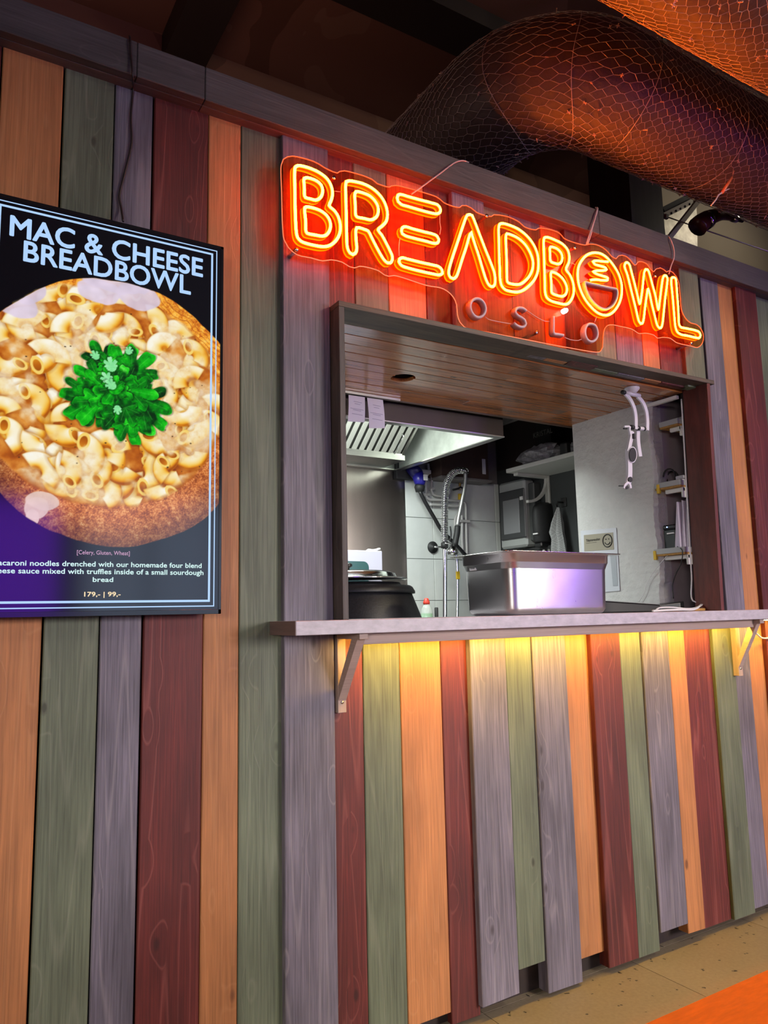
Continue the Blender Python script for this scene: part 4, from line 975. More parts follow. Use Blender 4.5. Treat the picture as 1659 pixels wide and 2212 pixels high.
# white appliance at the left
oy = 1.3
a0, a1 = at(762, 1330, oy), at(826, 1190, oy)
mw = thing('countertop_oven', (a0.x, oy, .90), 'white countertop oven with a rounded dark glass door', 'oven')
OVW = plain('pale_enamel', (.40, .40, .50), .35)
MB().box(a1.x - .42, a1.x, oy, oy + .32, .90, a1.z, .004).build('body', OVW, mw)
g0, g1 = at(798, 1330, oy).x, at(798, 1213, oy).z
gl = [(x, oy - .002, z) for x, _, z in [(p[0], 0, p[2]) for p in []]]
pts = []
for cx, cz, a in ((g0 - .03, g1 - .03, 0), (a1.x - .39 + .03, g1 - .03, 90), (a1.x - .39 + .03, .97, 180), (g0 - .03, .97, 270)):
    for k in range(6):
        t = math.radians(a + 18 * k); pts.append((cx + .03 * math.cos(t), oy - .004, cz + .03 * math.sin(t)))
MB().prism(pts, (0, .005, 0)).build('door_glass', plain('dark_teal_glass', (.03, .09, .09), .1, spec=.7), mw)
hd = [at(*p, oy + .03) for p in ((790, 1193), (796, 1188), (805, 1189), (812, 1188), (818, 1186), (821, 1186))]
tag(MB().tube(smooth_path(hd, False, .01), .006, 7).build('tongs', WHITEP), 'white plastic tongs lying on top of the oven', 'tongs')

# ------------------------------------------------------------------ extractor hood
zh = 1.976
bc = atz(857, 1018, zh); fc = atz(1085, 942, zh)
hx1 = (bc.x + fc.x) / 2; hx0 = .80; hyb = YB - .016; hyf = fc.y
hood = thing('extractor_hood', ((hx0 + hx1) / 2, 1.2, zh), 'steel extractor hood with slanted baffle filters over the kitchen', 'extractor hood')
HOODD = plain('dark_hood_steel', (.055, .042, .036), .45, .7, noise=.15, scale=5)
HOODI = plain('greasy_hood_steel', (.52, .55, .50), .4, .5, noise=.22, scale=12)
t_ = .012
MB().box(hx0, hx1, hyf, hyf + t_, zh, 2.60).build('front_panel', HOODD, hood)
MB().box(hx1 - t_, hx1, hyf + t_, hyb, zh, 2.60).build('side_panel', HOODI, hood)
MB().box(hx0, hx0 + t_, hyf + t_, hyb, zh, 2.60).build('side_panel', HOODI, hood)
MB().box(hx0, hx1, hyb - t_, hyb, zh, 2.60).build('back_panel', HOODI, hood)
rm = MB(); w = .032
rm.box(hx0, hx1 + .004, hyf - .004, hyf + w, zh - .006, zh, .001).box(hx1 - w, hx1 + .004, hyf + w, hyb - w, zh - .006, zh, .001).box(hx0, hx1, hyb - w, hyb, zh - .006, zh, .001)
rm.build('rim', STEEL, hood)
fx1 = 2.155
gt = MB(); gt.box(hx0 + t_, fx1 + .01, 1.425, hyb - t_, 1.985, 1.992); gt.box(hx0 + t_, fx1 + .01, 1.418, 1.426, 1.985, 2.012)
gt.build('grease_trough', STEEL, hood)
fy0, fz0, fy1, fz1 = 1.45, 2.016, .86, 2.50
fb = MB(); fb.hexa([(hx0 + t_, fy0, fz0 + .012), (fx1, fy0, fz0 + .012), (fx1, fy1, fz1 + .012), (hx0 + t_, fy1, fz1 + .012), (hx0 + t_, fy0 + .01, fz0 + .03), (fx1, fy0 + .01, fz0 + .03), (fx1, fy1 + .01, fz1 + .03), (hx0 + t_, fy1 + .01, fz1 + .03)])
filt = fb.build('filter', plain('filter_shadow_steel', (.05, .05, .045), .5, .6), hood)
nb = 26
BAFF = plain('filter_baffle_steel', (.55, .55, .50), .4, .35)
proto = None
for k in range(nb):
    x = fx1 - .022 - k * .0445
    if x < hx0 + .04: break
    if proto is None:
        b = MB(); b.beam((x, fy0, fz0), (x, fy1, fz1), .024, .010, (0, .634, .773)); proto = b.build('baffle', BAFF, filt)
    else:
        c = proto.copy(); COL.objects.link(c); c.location = proto.location + Vector((x - x_prev0, 0, 0)); c.parent = filt; c.matrix_parent_inverse = proto.matrix_parent_inverse
    if k == 0: x_prev0 = x
MB().beam((hx0 + t_, fy0 - .006, fz0 - .004), (fx1 + .01, fy0 - .006, fz0 - .004), .02, .02).build('filter_frame', STEEL, filt)
MB().beam((fx1 + .004, fy0, fz0), (fx1 + .004, fy1, fz1), .012, .03, (0, .634, .773)).build('filter_frame', STEEL, filt)
for xh in (fx1 - .06, fx1 - .56):
    d = Vector((0, fy1 - fy0, fz1 - fz0)).normalized(); nrm = Vector((0, -.6, -.8)).normalized()
    a = Vector((xh, fy0, fz0)) + d * .03 + nrm * .006; b2 = a + d * .12
    MB().tube([a, a + nrm * .022, a + nrm * .022 + d * .12, b2], .003, 6).build('filter_handle', CHROME, filt)
tag(MB().box(hx0, hx1 - .002, hyf + .0, hyb, 2.602, 2.62).build('hood_top_plate', HOODD), 'dark plate closing the top of the hood', 'panel')

# ------------------------------------------------------------------ order tickets clipped to the soffit edge
ty = .66
m, nt, b = new_mat('order_ticket_paper'); b.inputs['Base Color'].default_value = (.80, .78, .86, 1); b.inputs['Roughness'].default_value = .8
TICK = m
rail = thing('ticket_rail', (1.45, ty, 2.05), 'thin metal ticket rail along the soffit edge', 'rail')
ra, rb_ = at(748, 852, ty), at(862, 868, ty)
MB().box(ra.x - .3, rb_.x, ty - .012, ty + .006, 2.044, 2.0555, .001).build('rail_body', STEEL, rail)
for i, (tl, tr_, br2, bl) in enumerate((((753, 853), (788, 858), (786, 913), (750, 911)), ((793, 859), (827, 864), (829, 926), (795, 926)))):
    P = [at(*p, ty - .014) for p in (tl, tr_, br2, bl)]
    tk = MB(); n = 6; vs = []
    for k in range(n + 1):
        u = k / n
        for A, B in ((P[0], P[3]), (P[1], P[2])):
            p = A.lerp(B, u); vs.append((p.x, ty - .014 - .010 * math.sin(u * 2.2) * (1 if i else .7), p.z))
    fs = [(2 * k, 2 * k + 2, 2 * k + 3, 2 * k + 1) for k in range(n)]
    tk.add(vs, fs, True)
    tk2 = [(x, y + .0006, z) for x, y, z in vs]; tk.add(tk2, [f[::-1] for f in fs], True)
    o = tk.build('order_ticket', TICK)
    tag(o, ['shorter left order ticket hanging from the rail', 'longer right order ticket hanging from the rail'][i], 'paper', 'order tickets')
    lines = MB()
    for (u, w0, w1) in ((.22, .3, .8), (.3, .35, .7), (.5, .1, .9), (.55, .25, .75), (.7, .2, .85)):
        a = P[0].lerp(P[3], u); c = P[1].lerp(P[2], u); yy_ = ty - .0148 - .010 * math.sin(u * 2.2) * (1 if i else .7)
        x0, x1 = a.x + (c.x - a.x) * w0, a.x + (c.x - a.x) * w1; z = a.z + (c.z - a.z) * .5
        lines.add([(x0, yy_, z), (x1, yy_, z - .002), (x1, yy_, z - .004), (x0, yy_, z - .002)], [(0, 1, 2, 3)])
    lines.build('print_lines', plain('faint_ticket_print', (.38, .36, .48), .8), o)
# ------------------------------------------------------------------ back wall fittings
yw = YB - .03
KC = (860, 980, 6.9125)
def kpt(pts, y): return [at(KC[0] + a / KC[2], KC[1] + b / KC[2], y) for a, b in pts]
def kpath(name, pts, r, m, y, parent=None, stepv=.012, n=8):
    return MB().tube(smooth_path(kpt(pts, y), False, stepv), r, n).build(name, m, parent)
o = thing('water_pipes', kpt([(950, 1200)], yw)[0], 'white painted water pipes on the tiled kitchen wall', 'pipes')
kpath('pipe', [(450, 150), (455, 300), (425, 330), (425, 500), (425, 620), (440, 665), (480, 685), (680, 695), (900, 705), (970, 710), (1005, 740), (1012, 800), (1015, 1000), (1020, 1250), (1030, 1500)], .0075, WHITEPIPE, yw, o)
kpath('pipe', [(500, 140), (505, 350), (500, 480), (500, 560), (525, 610), (580, 630), (680, 635), (740, 625), (765, 590), (770, 500)], .0075, WHITEPIPE, yw, o)
kpath('pipe', [(470, 760), (680, 770), (890, 785), (925, 770), (925, 680)], .008, WHITEPIPE, yw, o)
kpath('pipe', [(950, 920), (955, 1000), (955, 1250), (965, 1480)], .0085, WHITEPIPE, yw, o)
kpath('pipe', [(920, 800), (900, 900), (862, 950), (850, 1010), (850, 1150)], .0075, WHITEPIPE, yw, o)
BRASS = plain('brass', (.35, .22, .06), .4, .8)
kpath('riser', [(920, 395), (922, 420), (922, 540)], .0075, BRASS, yw, o)
kpath('yellow_valve', [(920, 600), (922, 650), (920, 690)], .011, YELLOW, yw, o, .02)
for (px, py) in ((922, 515), (505, 525), (425, 610)):
    p = kpt([(px, py)], yw)[0]; MB().box(p.x - .014, p.x + .014, yw - .012, yw + .018, p.z - .008, p.z + .008, .002).build('pipe_clip', WHITEPIPE, o)
p = kpt([(985, 1010)], yw)[0]; MB().box(p.x - .04, p.x + .035, yw - .014, yw + .018, p.z - .008, p.z + .008, .002).build('double_clip', WHITEPIPE, o)
p = kpt([(400, 270)], yw)[0]; MB().box(p.x - .04, p.x + .035, yw - .014, yw + .018, p.z - .012, p.z + .010, .002).build('double_clip', WHITEPIPE, o)
kpath('gas_tap', [(820, 540), (900, 520), (935, 500), (960, 515)], .006, BLACKM, yw - .012, o)
# blue plug with its cable
yp = yw - .06
pg = thing('power_plug', kpt([(300, 350)], yp)[0], 'blue round industrial plug on the kitchen wall', 'plug')
BLUE = plain('deep_blue_plastic', (.015, .012, .24), .35)
A = kpt([(260, 240), (330, 400), (320, 500), (325, 570)], yp)
MB().tube([A[0] + Vector((-.01, .03, .02)), A[0].lerp(A[1], .45)], .036, 16).build('socket', plain('dark_blue_plastic', (.01, .008, .10), .4), pg)
MB().tube([A[0].lerp(A[1], .3), A[1].lerp(A[2], .3), A[2].lerp(A[1], .3)], .034, 16, scales=[1, .95, .8]).build('plug_shell', BLUE, pg)
MB().tube([A[2].lerp(A[1], .25), A[2], A[3]], .030, 16, scales=[.9, 1, .8]).build('cable_gland', BLACKM, pg)
p = kpt([(353, 372)], yp)[0]; MB().box(p.x - .012, p.x + .012, p.y - .042, p.y - .034, p.z - .016, p.z + .016).build('badge', WHITEP, pg)
kpath('cable', [(325, 560), (360, 640), (440, 790), (540, 960), (640, 1130), (740, 1240), (830, 1330), (920, 1420), (1000, 1510), (1100, 1600)], .011, RUBBER, yp - .01, pg)
MB().box(A[0].x - .10, A[0].x + .02, yw - .02, YB - .013, A[0].z - .05, A[0].z + .06, .004).build('wall_box', BLACKM, pg)
# pre-rinse spray
ys_ = 1.45
sprayer = thing('spray_hose', kpt([(700, 1659)], ys_)[0], 'chrome pre-rinse spray with a spring hose at the sink', 'spray hose')
kpath('riser_pipe', [(698, 2600), (698, 1659), (697, 1400)], .012, CHROME, ys_, sprayer)
kpath('collar', [(693, 1410), (692, 1330)], .020, BLACKM, ys_, sprayer, .05, 14)
hose = smooth_path(kpt([(692, 1330), (692, 1100), (695, 850), (700, 650), (705, 560), (725, 450), (770, 350), (830, 280), (900, 250), (970, 250), (1005, 262)], ys_), False, .01)
MB().tube(hose, .009, 8).build('inner_hose', plain('grey_hose', (.12, .12, .12), .5), sprayer)
co_ = []; Lh = 0; L_tot = sum((hose[i + 1] - hose[i]).length for i in range(len(hose) - 1)); turns = 52
for i in range(len(hose) - 1):
    t = (hose[i + 1] - hose[i]); l = t.length; t.normalize()
    sd = t.cross(Vector((0, 1, 0))).normalized(); nn = Vector((0, 1, 0))
    for k in range(8):
        s__ = (Lh + l * k / 8) / L_tot; a = 2 * math.pi * turns * s__
        co_.append(hose[i] + t * (l * k / 8) + sd * (.0185 * math.cos(a)) + nn * (.0185 * math.sin(a)))
    Lh += l
MB().tube(co_, .0032, 4).build('spring', CHROME, sprayer)
ring = kpt([(1005, 262)], ys_)[0]
MB().tube([ring + Vector((.017 * math.cos(a), -.004, .017 * math.sin(a))) for a in [2 * math.pi * k / 20 for k in range(20)]], .004, 6, True).build('spring_end_ring', CHROME, sprayer)
kpath('return_hose', [(1005, 275), (1003, 420), (985, 560), (955, 700), (925, 850), (900, 970), (885, 1080)], .0105, plain('steel_braid', (.5, .5, .48), .4, .8), ys_ - .03, sprayer)
kpath('handle', [(888, 1080), (880, 1180), (860, 1290), (845, 1370)], .017, BLACKM, ys_ - .03, sprayer)
kpath('trigger', [(778, 1085), (790, 1180), (785, 1260), (770, 1310)], .0045, BLACKM, ys_ - .03, sprayer)
hp2 = kpt([(815, 1470)], ys_ - .03)[0]
MB().lathe([(.012, .04), (.020, .022), (.030, .012), (.031, -.002), (.026, -.014), (.01, -.02)], hp2, 20).build('spray_head', CHROME, sprayer)
kpath('wall_arm', [(545, 1392), (600, 1393), (665, 1393)], .005, CHROME, ys_ + .02, sprayer)
kpath('spray_hook', [(700, 1340), (760, 1338), (840, 1385)], .005, CHROME, ys_ - .02, sprayer)
wp = kpt([(538, 1395)], yw)[0]
MB().lathe([(.034, .0), (.034, -.008), (.012, -.014), (.010, -.02)], (wp.x, YB - .012, wp.z), 24, 'y').build('wall_flange', BLACKM, sprayer)
# second steel pipe with yellow tag, right of the riser
kpath('drain_pipe', [(880, 2600), (880, 1659), (862, 1500), (860, 1470)], .009, CHROME, ys_ + .05, sprayer)
p = at(987, 1243, ys_ + .05); MB().box(p.x - .012, p.x + .012, p.y - .014, p.y - .004, p.z - .022, p.z + .022, .002).build('yellow_tag', YELLOW, sprayer)
# cardboard box above the tiles
cx0, cx1 = at(952, 1000, 1.52).x, at(1055, 1000, 1.52).x
cz0 = at(1000, 1031, 1.52).z
shl = thing('storage_box', ((cx0 + cx1) / 2, 1.55, cz0), 'brown cardboard storage box high on the back wall', 'box')
CARD = plain('dark_cardboard', (.055, .028, .020), .8, noise=.15)
MB().box(cx0, cx1, 1.52, YB - .004, cz0, cz0 + .36, .003).build('carton', CARD, shl)
p = at(1045, 1008, 1.52); MB().box(p.x - .012, p.x + .012, 1.5175, 1.5202, p.z - .045, p.z + .045).build('label_strip', PAPER, shl)
fl_ = kpt([(1110, 400), (1150, 360), (1350, 375), (1280, 420)], 1.54)
MB().prism(fl_, (0, .02, 0)).build('loose_flap', CARD, shl)
MB().box(cx0, cx1 + .02, 1.515, YB - .001, cz0 - .014, cz0, .002).build('ledge', GREYWALL, shl)

# ------------------------------------------------------------------ side wall fittings (wall at x = XR)
def sx(px, py, off): return atx(px, py, XR - off)
def wbox(b, pa, pb, off0, off1, ch=.003):
    """box on the side wall between two picture points, standing off0..off1 from the wall"""
    A, B = sx(*pa, off1), sx(*pb, off1)
    return b.box(XR - off1, XR - off0, min(A.y, B.y), max(A.y, B.y), min(A.z, B.z), max(A.z, B.z), ch)
EBW = plain('light_grey_cabinet_plastic', (.33, .34, .33), .45)
eb = thing('fuse_cabinet', sx(1105, 1190, .1), 'grey electrical fuse cabinet with a tinted door on the side wall', 'cabinet')
e0, e1 = sx(1076, 1050, .08), sx(1138, 1175, .08)
ey0, ey1, ez0, ez1 = e1.y, e0.y, sx(1082, 1187, .08).z, sx(1100, 1040, .08).z
MB().box(XR - .08, XR - .001, ey0, ey1, ez0, ez1, .012).build('housing', EBW, eb)
MB().box(XR - .055, XR - .001, ey0 - .05, ey0, ez0 + .03, ez1 - .03, .006).build('side_trunking', plain('dark_grey_trunking', (.06, .062, .062), .5), eb)
kd0, kd1 = sx(1077, 1160, .09), sx(1132, 1062, .09)
dr = MB().box(XR - .092, XR - .080, kd1.y, kd0.y - .02, sx(1090, 1167, .09).z, sx(1110, 1058, .09).z, .006).build('door', plain('dark_grey_door_frame', (.045, .046, .048), .4), eb)
MB().box(XR - .095, XR - .091, kd1.y + .045, kd0.y - .055, sx(1090, 1160, .09).z + .012, sx(1110, 1075, .09).z - .008, .002).build('tinted_window', plain('tinted_grey_window', (.20, .20, .21), .3), dr)
p = sx(1126, 1076, .096); MB().box(XR - .100, XR - .092, p.y - .012, p.y + .012, p.z - .010, p.z + .010, .002).build('latch', WHITEP, dr)
ds = thing('soap_dispenser', sx(1165, 1170, .1), 'round shouldered black soap dispenser beside the fuse cabinet', 'dispenser')
d0, d1 = sx(1145, 1130, .10), sx(1188, 1130, .03); dz1, dz0 = sx(1165, 1084, .08).z, sx(1165, 1172, .08).z
cy_, hwd = (d0.y + d1.y) / 2, (d0.y - d1.y) / 2
rings = []
for u, k in ((0, .90), (.05, .98), (.5, 1.0), (.75, 1.0), (.88, .93), (.96, .78), (1.0, .5)):
    z = dz0 + (dz1 - dz0) * u
    ring = []
    for a in range(13):
        t = math.pi * a / 12
        ring.append((XR - .002 - .11 * k * math.sin(t) ** .6, cy_ + hwd * k * math.cos(t), z))
    rings.append(ring)
b = MB(); loft(b, rings, True, True); b.build('cover', BLACKM, ds)
p = sx(1156, 1153, .115); MB().box(XR - .116, XR - .108, p.y - .018, p.y + .018, p.z - .004, p.z + .004, .001).build('logo_plate', WHITEP, ds)
MB().box(XR - .09, XR - .002, cy_ - hwd * .7, cy_ + hwd * .7, dz0 - .025, dz0 + .002, .006).build('dispensing_lever', BLACKP, ds)
tw = thing('tea_towel', sx(1205, 1180, .06), 'checked grey tea towel hanging from a wall hook', 'towel')
CH = None
m, nt, b = new_mat('checked_towel_cloth'); tc = N(nt, 'ShaderNodeTexCoord'); ck = N(nt, 'ShaderNodeTexChecker', Scale=170.0); nt.links.new(tc.outputs['Object'], ck.inputs['Vector'])
ck.inputs[1].default_value = (.36, .36, .36, 1); ck.inputs[2].default_value = (.22, .22, .225, 1); nt.links.new(ck.outputs[0], b.inputs['Base Color']); b.inputs['Roughness'].default_value = .9; CH = m
top = sx(1205, 1096, .05)
rows = []
lft = [(1203, 1096), (1199, 1110), (1194, 1130), (1190, 1150), (1196, 1165), (1195, 1190), (1195, 1215)]
rgt = [(1208, 1096), (1212, 1110), (1217, 1130), (1220, 1150), (1224, 1170), (1227, 1190), (1230, 1215)]
vs = []; n = 15
for r_i, (lp, rp_) in enumerate(zip(lft, rgt)):
    A, B = sx(*lp, .05), sx(*rp_, .05)
    for k in range(n):
        u = k / (n - 1); p = A.lerp(B, u); w = min(1, r_i / 2)
        vs.append((XR - .05 - .018 * w * math.sin(u * 13 + r_i * .3), p.y, p.z))
fs = [(r * n + k, r * n + k + 1, (r + 1) * n + k + 1, (r + 1) * n + k) for r in range(6) for k in range(n - 1)]
b = MB(); b.add(vs, fs, True); b.add([(x + .003, y, z) for x, y, z in vs], [f[::-1] for f in fs], True); b.build('cloth', CH, tw)
b = MB(); b.tube([(XR, top.y, top.z + .03), (XR - .05, top.y, top.z + .028), (XR - .055, top.y, top.z + .005), (XR - .062, top.y, top.z + .018)], .005, 7); b.box(XR - .008, XR, top.y - .02, top.y + .02, top.z + .005, top.z + .055, .002); b.build('hook', BLACKM, tw)
# wall shelf
WS = plain('white_shelf_laminate', (.50, .49, .46), .5)
s0, s1 = sx(1093, 1022, .28), sx(1240, 985, .28)
sh = thing('wall_shelf', s0, 'white wall shelf on a curved bracket in the kitchen corner', 'shelf')
zs = s0.z
MB().box(XR - .28, XR, .66, s0.y, zs, zs + .022, .002).build('shelf_board', WS, sh)
bx = sx(1182, 1060, .01).y
b = MB(); b.box(XR - .014, XR, bx - .016, bx + .016, zs - .19, zs, .002); b.box(XR - .24, XR - .014, bx - .016, bx + .016, zs - .016, zs, .002)
arc = [(XR - .012 - .15 * (1 - math.sin(t)), bx, zs - .155 + .14 * (1 - math.cos(t))) for t in [math.pi / 2 * k / 8 for k in range(9)]]
b.sweep(arc, [(-.010, -.007), (.010, -.007), (.010, .007), (-.010, .007)], False, None, False)
b.build('shelf_bracket', WS, sh)
bxp = sx(1150, 990, .16)
bb = thing('beer_carton', (XR - .14, bxp.y, zs + .022), 'black printed carton standing on the wall shelf', 'box')
MB().box(XR - .12, XR - .01, sx(1166, 960, .2).y, sx(1135, 960, .2).y, zs + .022, zs + .022 + .30, .003).build('carton', plain('black_print_carton', (.010, .008, .008), .5), bb)
tx = text('KRISTAL', 'carton_lettering', plain('faint_grey_print', (.16, .15, .14), .6), -.075, .075, 0, .030, .01, None, 0)
tx.rotation_euler = (0, 0, math.radians(-90)); tx.location = (XR - .121, (sx(1166, 960, .2).y + sx(1135, 960, .2).y) / 2, zs + .20); put(tx, bb)
BAG = plain('crumpled_clear_wrap', (.22, .21, .22), .25, noise=.5, scale=40, bump=.9)
def crumple(name, c, r, seed, m, label, cat):
    random.seed(seed); b = MB(); nu, nv = 18, 10; vs = []
    for i in range(nv + 1):
        t = math.pi * i / nv
        for k in range(nu):
            a = 2 * math.pi * k / nu; j = 1 + random.uniform(-.22, .22)
            vs.append((c[0] + r[0] * math.sin(t) * math.cos(a) * j, c[1] + r[1] * math.sin(t) * math.sin(a) * j, max(c[2] - r[2], c[2] + r[2] * math.cos(t) * j)))
    fs = [(i * nu + k, i * nu + (k + 1) % nu, (i + 1) * nu + (k + 1) % nu, (i + 1) * nu + k) for i in range(nv) for k in range(nu)]
    b.add(vs, fs); return tag(b.build(name, m), label, cat)
g1 = sx(1180, 980, .17)
crumple('plastic_bag', (XR - .20, g1.y + .02, zs + .022 + .05), (.055, .15, .05), 3, BAG, 'crumpled clear plastic bag lying along the wall shelf', 'bag')
g2 = sx(1225, 968, .15)
crumple('plastic_bag', (XR - .10, g2.y - .03, zs + .022 + .045), (.07, .06, .045), 8, plain('pale_plastic_wrap', (.34, .34, .36), .3, noise=.4, scale=30, bump=.7), 'pale crumpled bag at the pier end of the shelf', 'bag')
g3 = sx(1218, 972, .24)
ck_ = MB(); ck_.box(XR - .25, XR - .21, g3.y - .025, g3.y + .025, zs + .022, zs + .09, .008)
tag(ck_.build('binder_clip', BLACKM), 'small black clip standing on the shelf edge', 'clip')
# small hanging tools under the dispenser
tr0 = sx(1160, 1192, .06)
tool = thing('tool_rack', tr0, 'row of small dark kitchen tools hanging below the dispenser', 'rack')
MB().box(XR - .04, XR, tr0.y - .14, tr0.y + .14, tr0.z + .0, tr0.z + .03, .003).build('rack_bar', BLACKM, tool)
for k in range(7):
    y = tr0.y - .12 + .04 * k
    MB().box(XR - .05, XR - .042, y - .008, y + .008, tr0.z - .12 - .01 * (k % 3), tr0.z + .01, .002).build('tool_handle', (BLACKM, STEEL_D, WHITEP)[k % 3], tool)

# ------------------------------------------------------------------ pier: notice, niche shelves and what they hold
xp = 2.63
def pn(px, py, off=.004): return atx(px, py, xp - off)
nt_ = thing('inspection_notice', pn(1300, 1190), 'laminated inspection notice with a smiley face on the plaster', 'notice')
c4 = [pn(*p) for p in ((1254, 1147), (1331, 1140), (1339, 1276), (1262, 1283))]
MB().prism(c4, (.002, 0, 0)).build('sheet', plain('laminated_white_sheet', (.60, .61, .66), .25), nt_)
hd4 = [pn(*p, .0055) for p in ((1261, 1156), (1324, 1150), (1326, 1187), (1262, 1191))]
MB().prism(hd4, (.001, 0, 0)).build('beige_header', plain('beige_print', (.34, .31, .24), .3), nt_)
ft4 = [pn(*p, .0055) for p in ((1318, 1200), (1331, 1199), (1334, 1265), (1324, 1266))]
MB().prism(ft4, (.001, 0, 0)).build('grey_text_block', plain('grey_print', (.40, .42, .46), .3), nt_)
INKB = plain('black_print', (.01, .01, .01), .5)
sc0 = pn(1312, 1168, .0065); k0 = (pn(1302, 1168).y - pn(1322, 1168).y) / 2
b = MB(); b.tube([sc0 + Vector((0, k0 * math.cos(a), k0 * 1.05 * math.sin(a))) for a in [2 * math.pi * k / 28 for k in range(28)]], k0 * .09, 5, True)
b.tube([sc0 + Vector((0, k0 * .6 * math.cos(a), k0 * .6 * math.sin(a) - .0005)) for a in [math.pi * (1.12 + .76 * k / 12) for k in range(13)]], k0 * .08, 5)
for s in (-1, 1): b.tube([sc0 + Vector((0, k0 * .3 * s, k0 * .2)), sc0 + Vector((0, k0 * .3 * s, k0 * .34))], k0 * .1, 5)
b.build('smiley_print', INKB, nt_)
def ptext(s, pa, pb, h, bold):
    A, B = pn(*pa, .0065), pn(*pb, .0065); L_ = abs(A.y - B.y)
    t = text(s, 'notice_lettering', INKB, -L_ / 2, L_ / 2, 0, h, bold, None, 0)
    t.rotation_euler = (0, 0, math.radians(-90)); t.location = (A.x, (A.y + B.y) / 2, (A.z + B.z) / 2); put(t, nt_)
ptext('Tilsynsresultat', (1266, 1170), (1296, 1167), .012, .012)
ptext('Mattilsynet har kontrollert', (1266, 1174), (1289, 1172), .004, .0)
SHW = plain('grey_shelf_laminate', (.36, .36, .37), .5)
OCH = plain('raw_chipboard_edge', (.38, .20, .05), .8, noise=.3, scale=120)
NBW = plain('white_bracket_enamel', (.66, .65, .62), .4)
shz = []
for i, (zc_, y1_, lab) in enumerate(((pn(1432, 920).z, .165, 'upper'), (pn(1440, 1052).z, .196, 'middle'), (pn(1440, 1196).z, .222, 'lower'))):
    s = thing('niche_shelf', (2.76, .12, zc_), lab + ' grey shelf with a raw chipboard edge in the niche', 'shelf', 'niche shelves')
    x0 = 2.622 if i else 2.64
    MB().box(x0, 2.9, .072, y1_, zc_, zc_ + .022, .001).build('shelf_board', SHW, s)
    MB().box(x0 + .002, 2.9, .073, y1_ - .002, zc_ - .008, zc_, .0008).build('underside', OCH, s)
    MB().box(x0 + .02, x0 + .036, .072, y1_ - .035, zc_ - .026, zc_ - .008, .003).build('bracket_arm', NBW, s)
    MB().box(x0 + .02, 2.9, .072, .082, zc_ - .05, zc_ - .008, .002).build('bracket_plate', NBW, s)
    if i: MB().box(x0 - .004, x0 + .010, y1_ - .026 if i == 1 else y1_ - .012, y1_ - .012 if i == 1 else y1_ + .002, zc_ - .022, zc_ + .016, .002).build('edge_clip', YELLOW, s)
    shz.append(zc_ + .022)
# coil of cable and papers on the middle shelf
cc = atx(1433, 1040, 2.66); zb_ = shz[1]
loop = [Vector((2.66 + .004 * k, .150 + .026 * math.cos(t) + .002 * k, zb_ + .032 + .030 * math.sin(t))) for k, t in enumerate([2 * math.pi * j / 14 for j in range(24)])]
loop += [Vector((2.76, .14, zb_ + .03)), Vector((2.77, .11, zb_ + .006)), Vector((2.80, .09, zb_ + .005))]
tag(MB().tube(smooth_path(loop, False, .008), .0035, 6).build('cable_coil', RUBBER), 'coiled black cable on the middle niche shelf', 'cable')
for k, (w_, z_) in enumerate(((.10, 0), (.08, .004))):
    tag(MB().box(2.65 + .02 * k, 2.86, .078, .078 + w_ - .03 * k, zb_ + z_ + .0003, zb_ + z_ + .0038, .0005).build('paper_stack', PAPER), ['lower loose papers on the middle niche shelf', 'upper loose papers on the middle niche shelf'][k], 'paper', 'papers in the niche')
tag(MB().box(2.66, 2.86, .078, .118, zb_ + .0083, zb_ + .022, .002).build('booklet', plain('white_booklet', (.55, .53, .58), .6)), 'thick white booklet on the middle niche shelf', 'booklet')
tag(MB().box(2.68, 2.86, .078, .14, shz[0], shz[0] + .012, .001).build('booklet', plain('grey_booklet', (.3, .29, .3), .6)), 'flat grey booklet on the upper niche shelf', 'booklet')
# receipt printer and paper sleeves on the lower shelf
zl_ = shz[2]
pr = thing('receipt_printer', (2.76, .16, zl_), 'dark receipt printer on the lower niche shelf', 'printer')
ph = pn(1432, 1133).z - zl_
MB().box(2.66, 2.86, .140, .197, zl_, zl_ + ph - .02, .004).build('case', plain('dark_green_grey_plastic', (.022, .028, .028), .4), pr)
MB().box(2.655, 2.865, .137, .1985, zl_ + ph - .02, zl_ + ph, .006).build('cover', BLACKP, pr)
MB().box(2.652, 2.658, .139, .175, zl_ + ph - .040, zl_ + ph - .034, .001).build('paper_slot', WHITEP, pr)
MB().lathe([(.0022, 0), (.0022, -.002)], (2.6545, .172, zl_ + ph - .010), 8, 'x').build('power_light', plain('blue_led', (.2, .3, 1), .3, emis=(.3, .5, 1.0), estr=8), pr)
SLV = plain('pale_lilac_paper', (.62, .56, .68), .8)
for k, (xo, y0_, y1_, lean) in enumerate(((0, .108, .124, .010), (.012, .094, .104, .003), (.02, .079, .090, .003))):
    h = pn(1484, 1077).z - zl_ - .002 + .004 * k
    b = MB(); x0 = 2.645 + xo
    b.hexa([(x0, y0_, zl_), (x0 + .15, y0_, zl_), (x0 + .15, y1_ + lean, zl_), (x0, y1_ + lean, zl_), (x0 + .004, y0_ + .002, zl_ + h), (x0 + .15, y0_ + .002, zl_ + h), (x0 + .15, y1_ - .010, zl_ + h), (x0 + .004, y1_ - .010, zl_ + h)])
    o = b.build('paper_sleeve', SLV, None, .003)
    tag(o, ['outermost tall pale paper sleeve beside the receipt printer', 'middle tall pale paper sleeve beside the receipt printer', 'tall pale paper sleeve tucked against the jamb'][k], 'paper', 'paper sleeves')
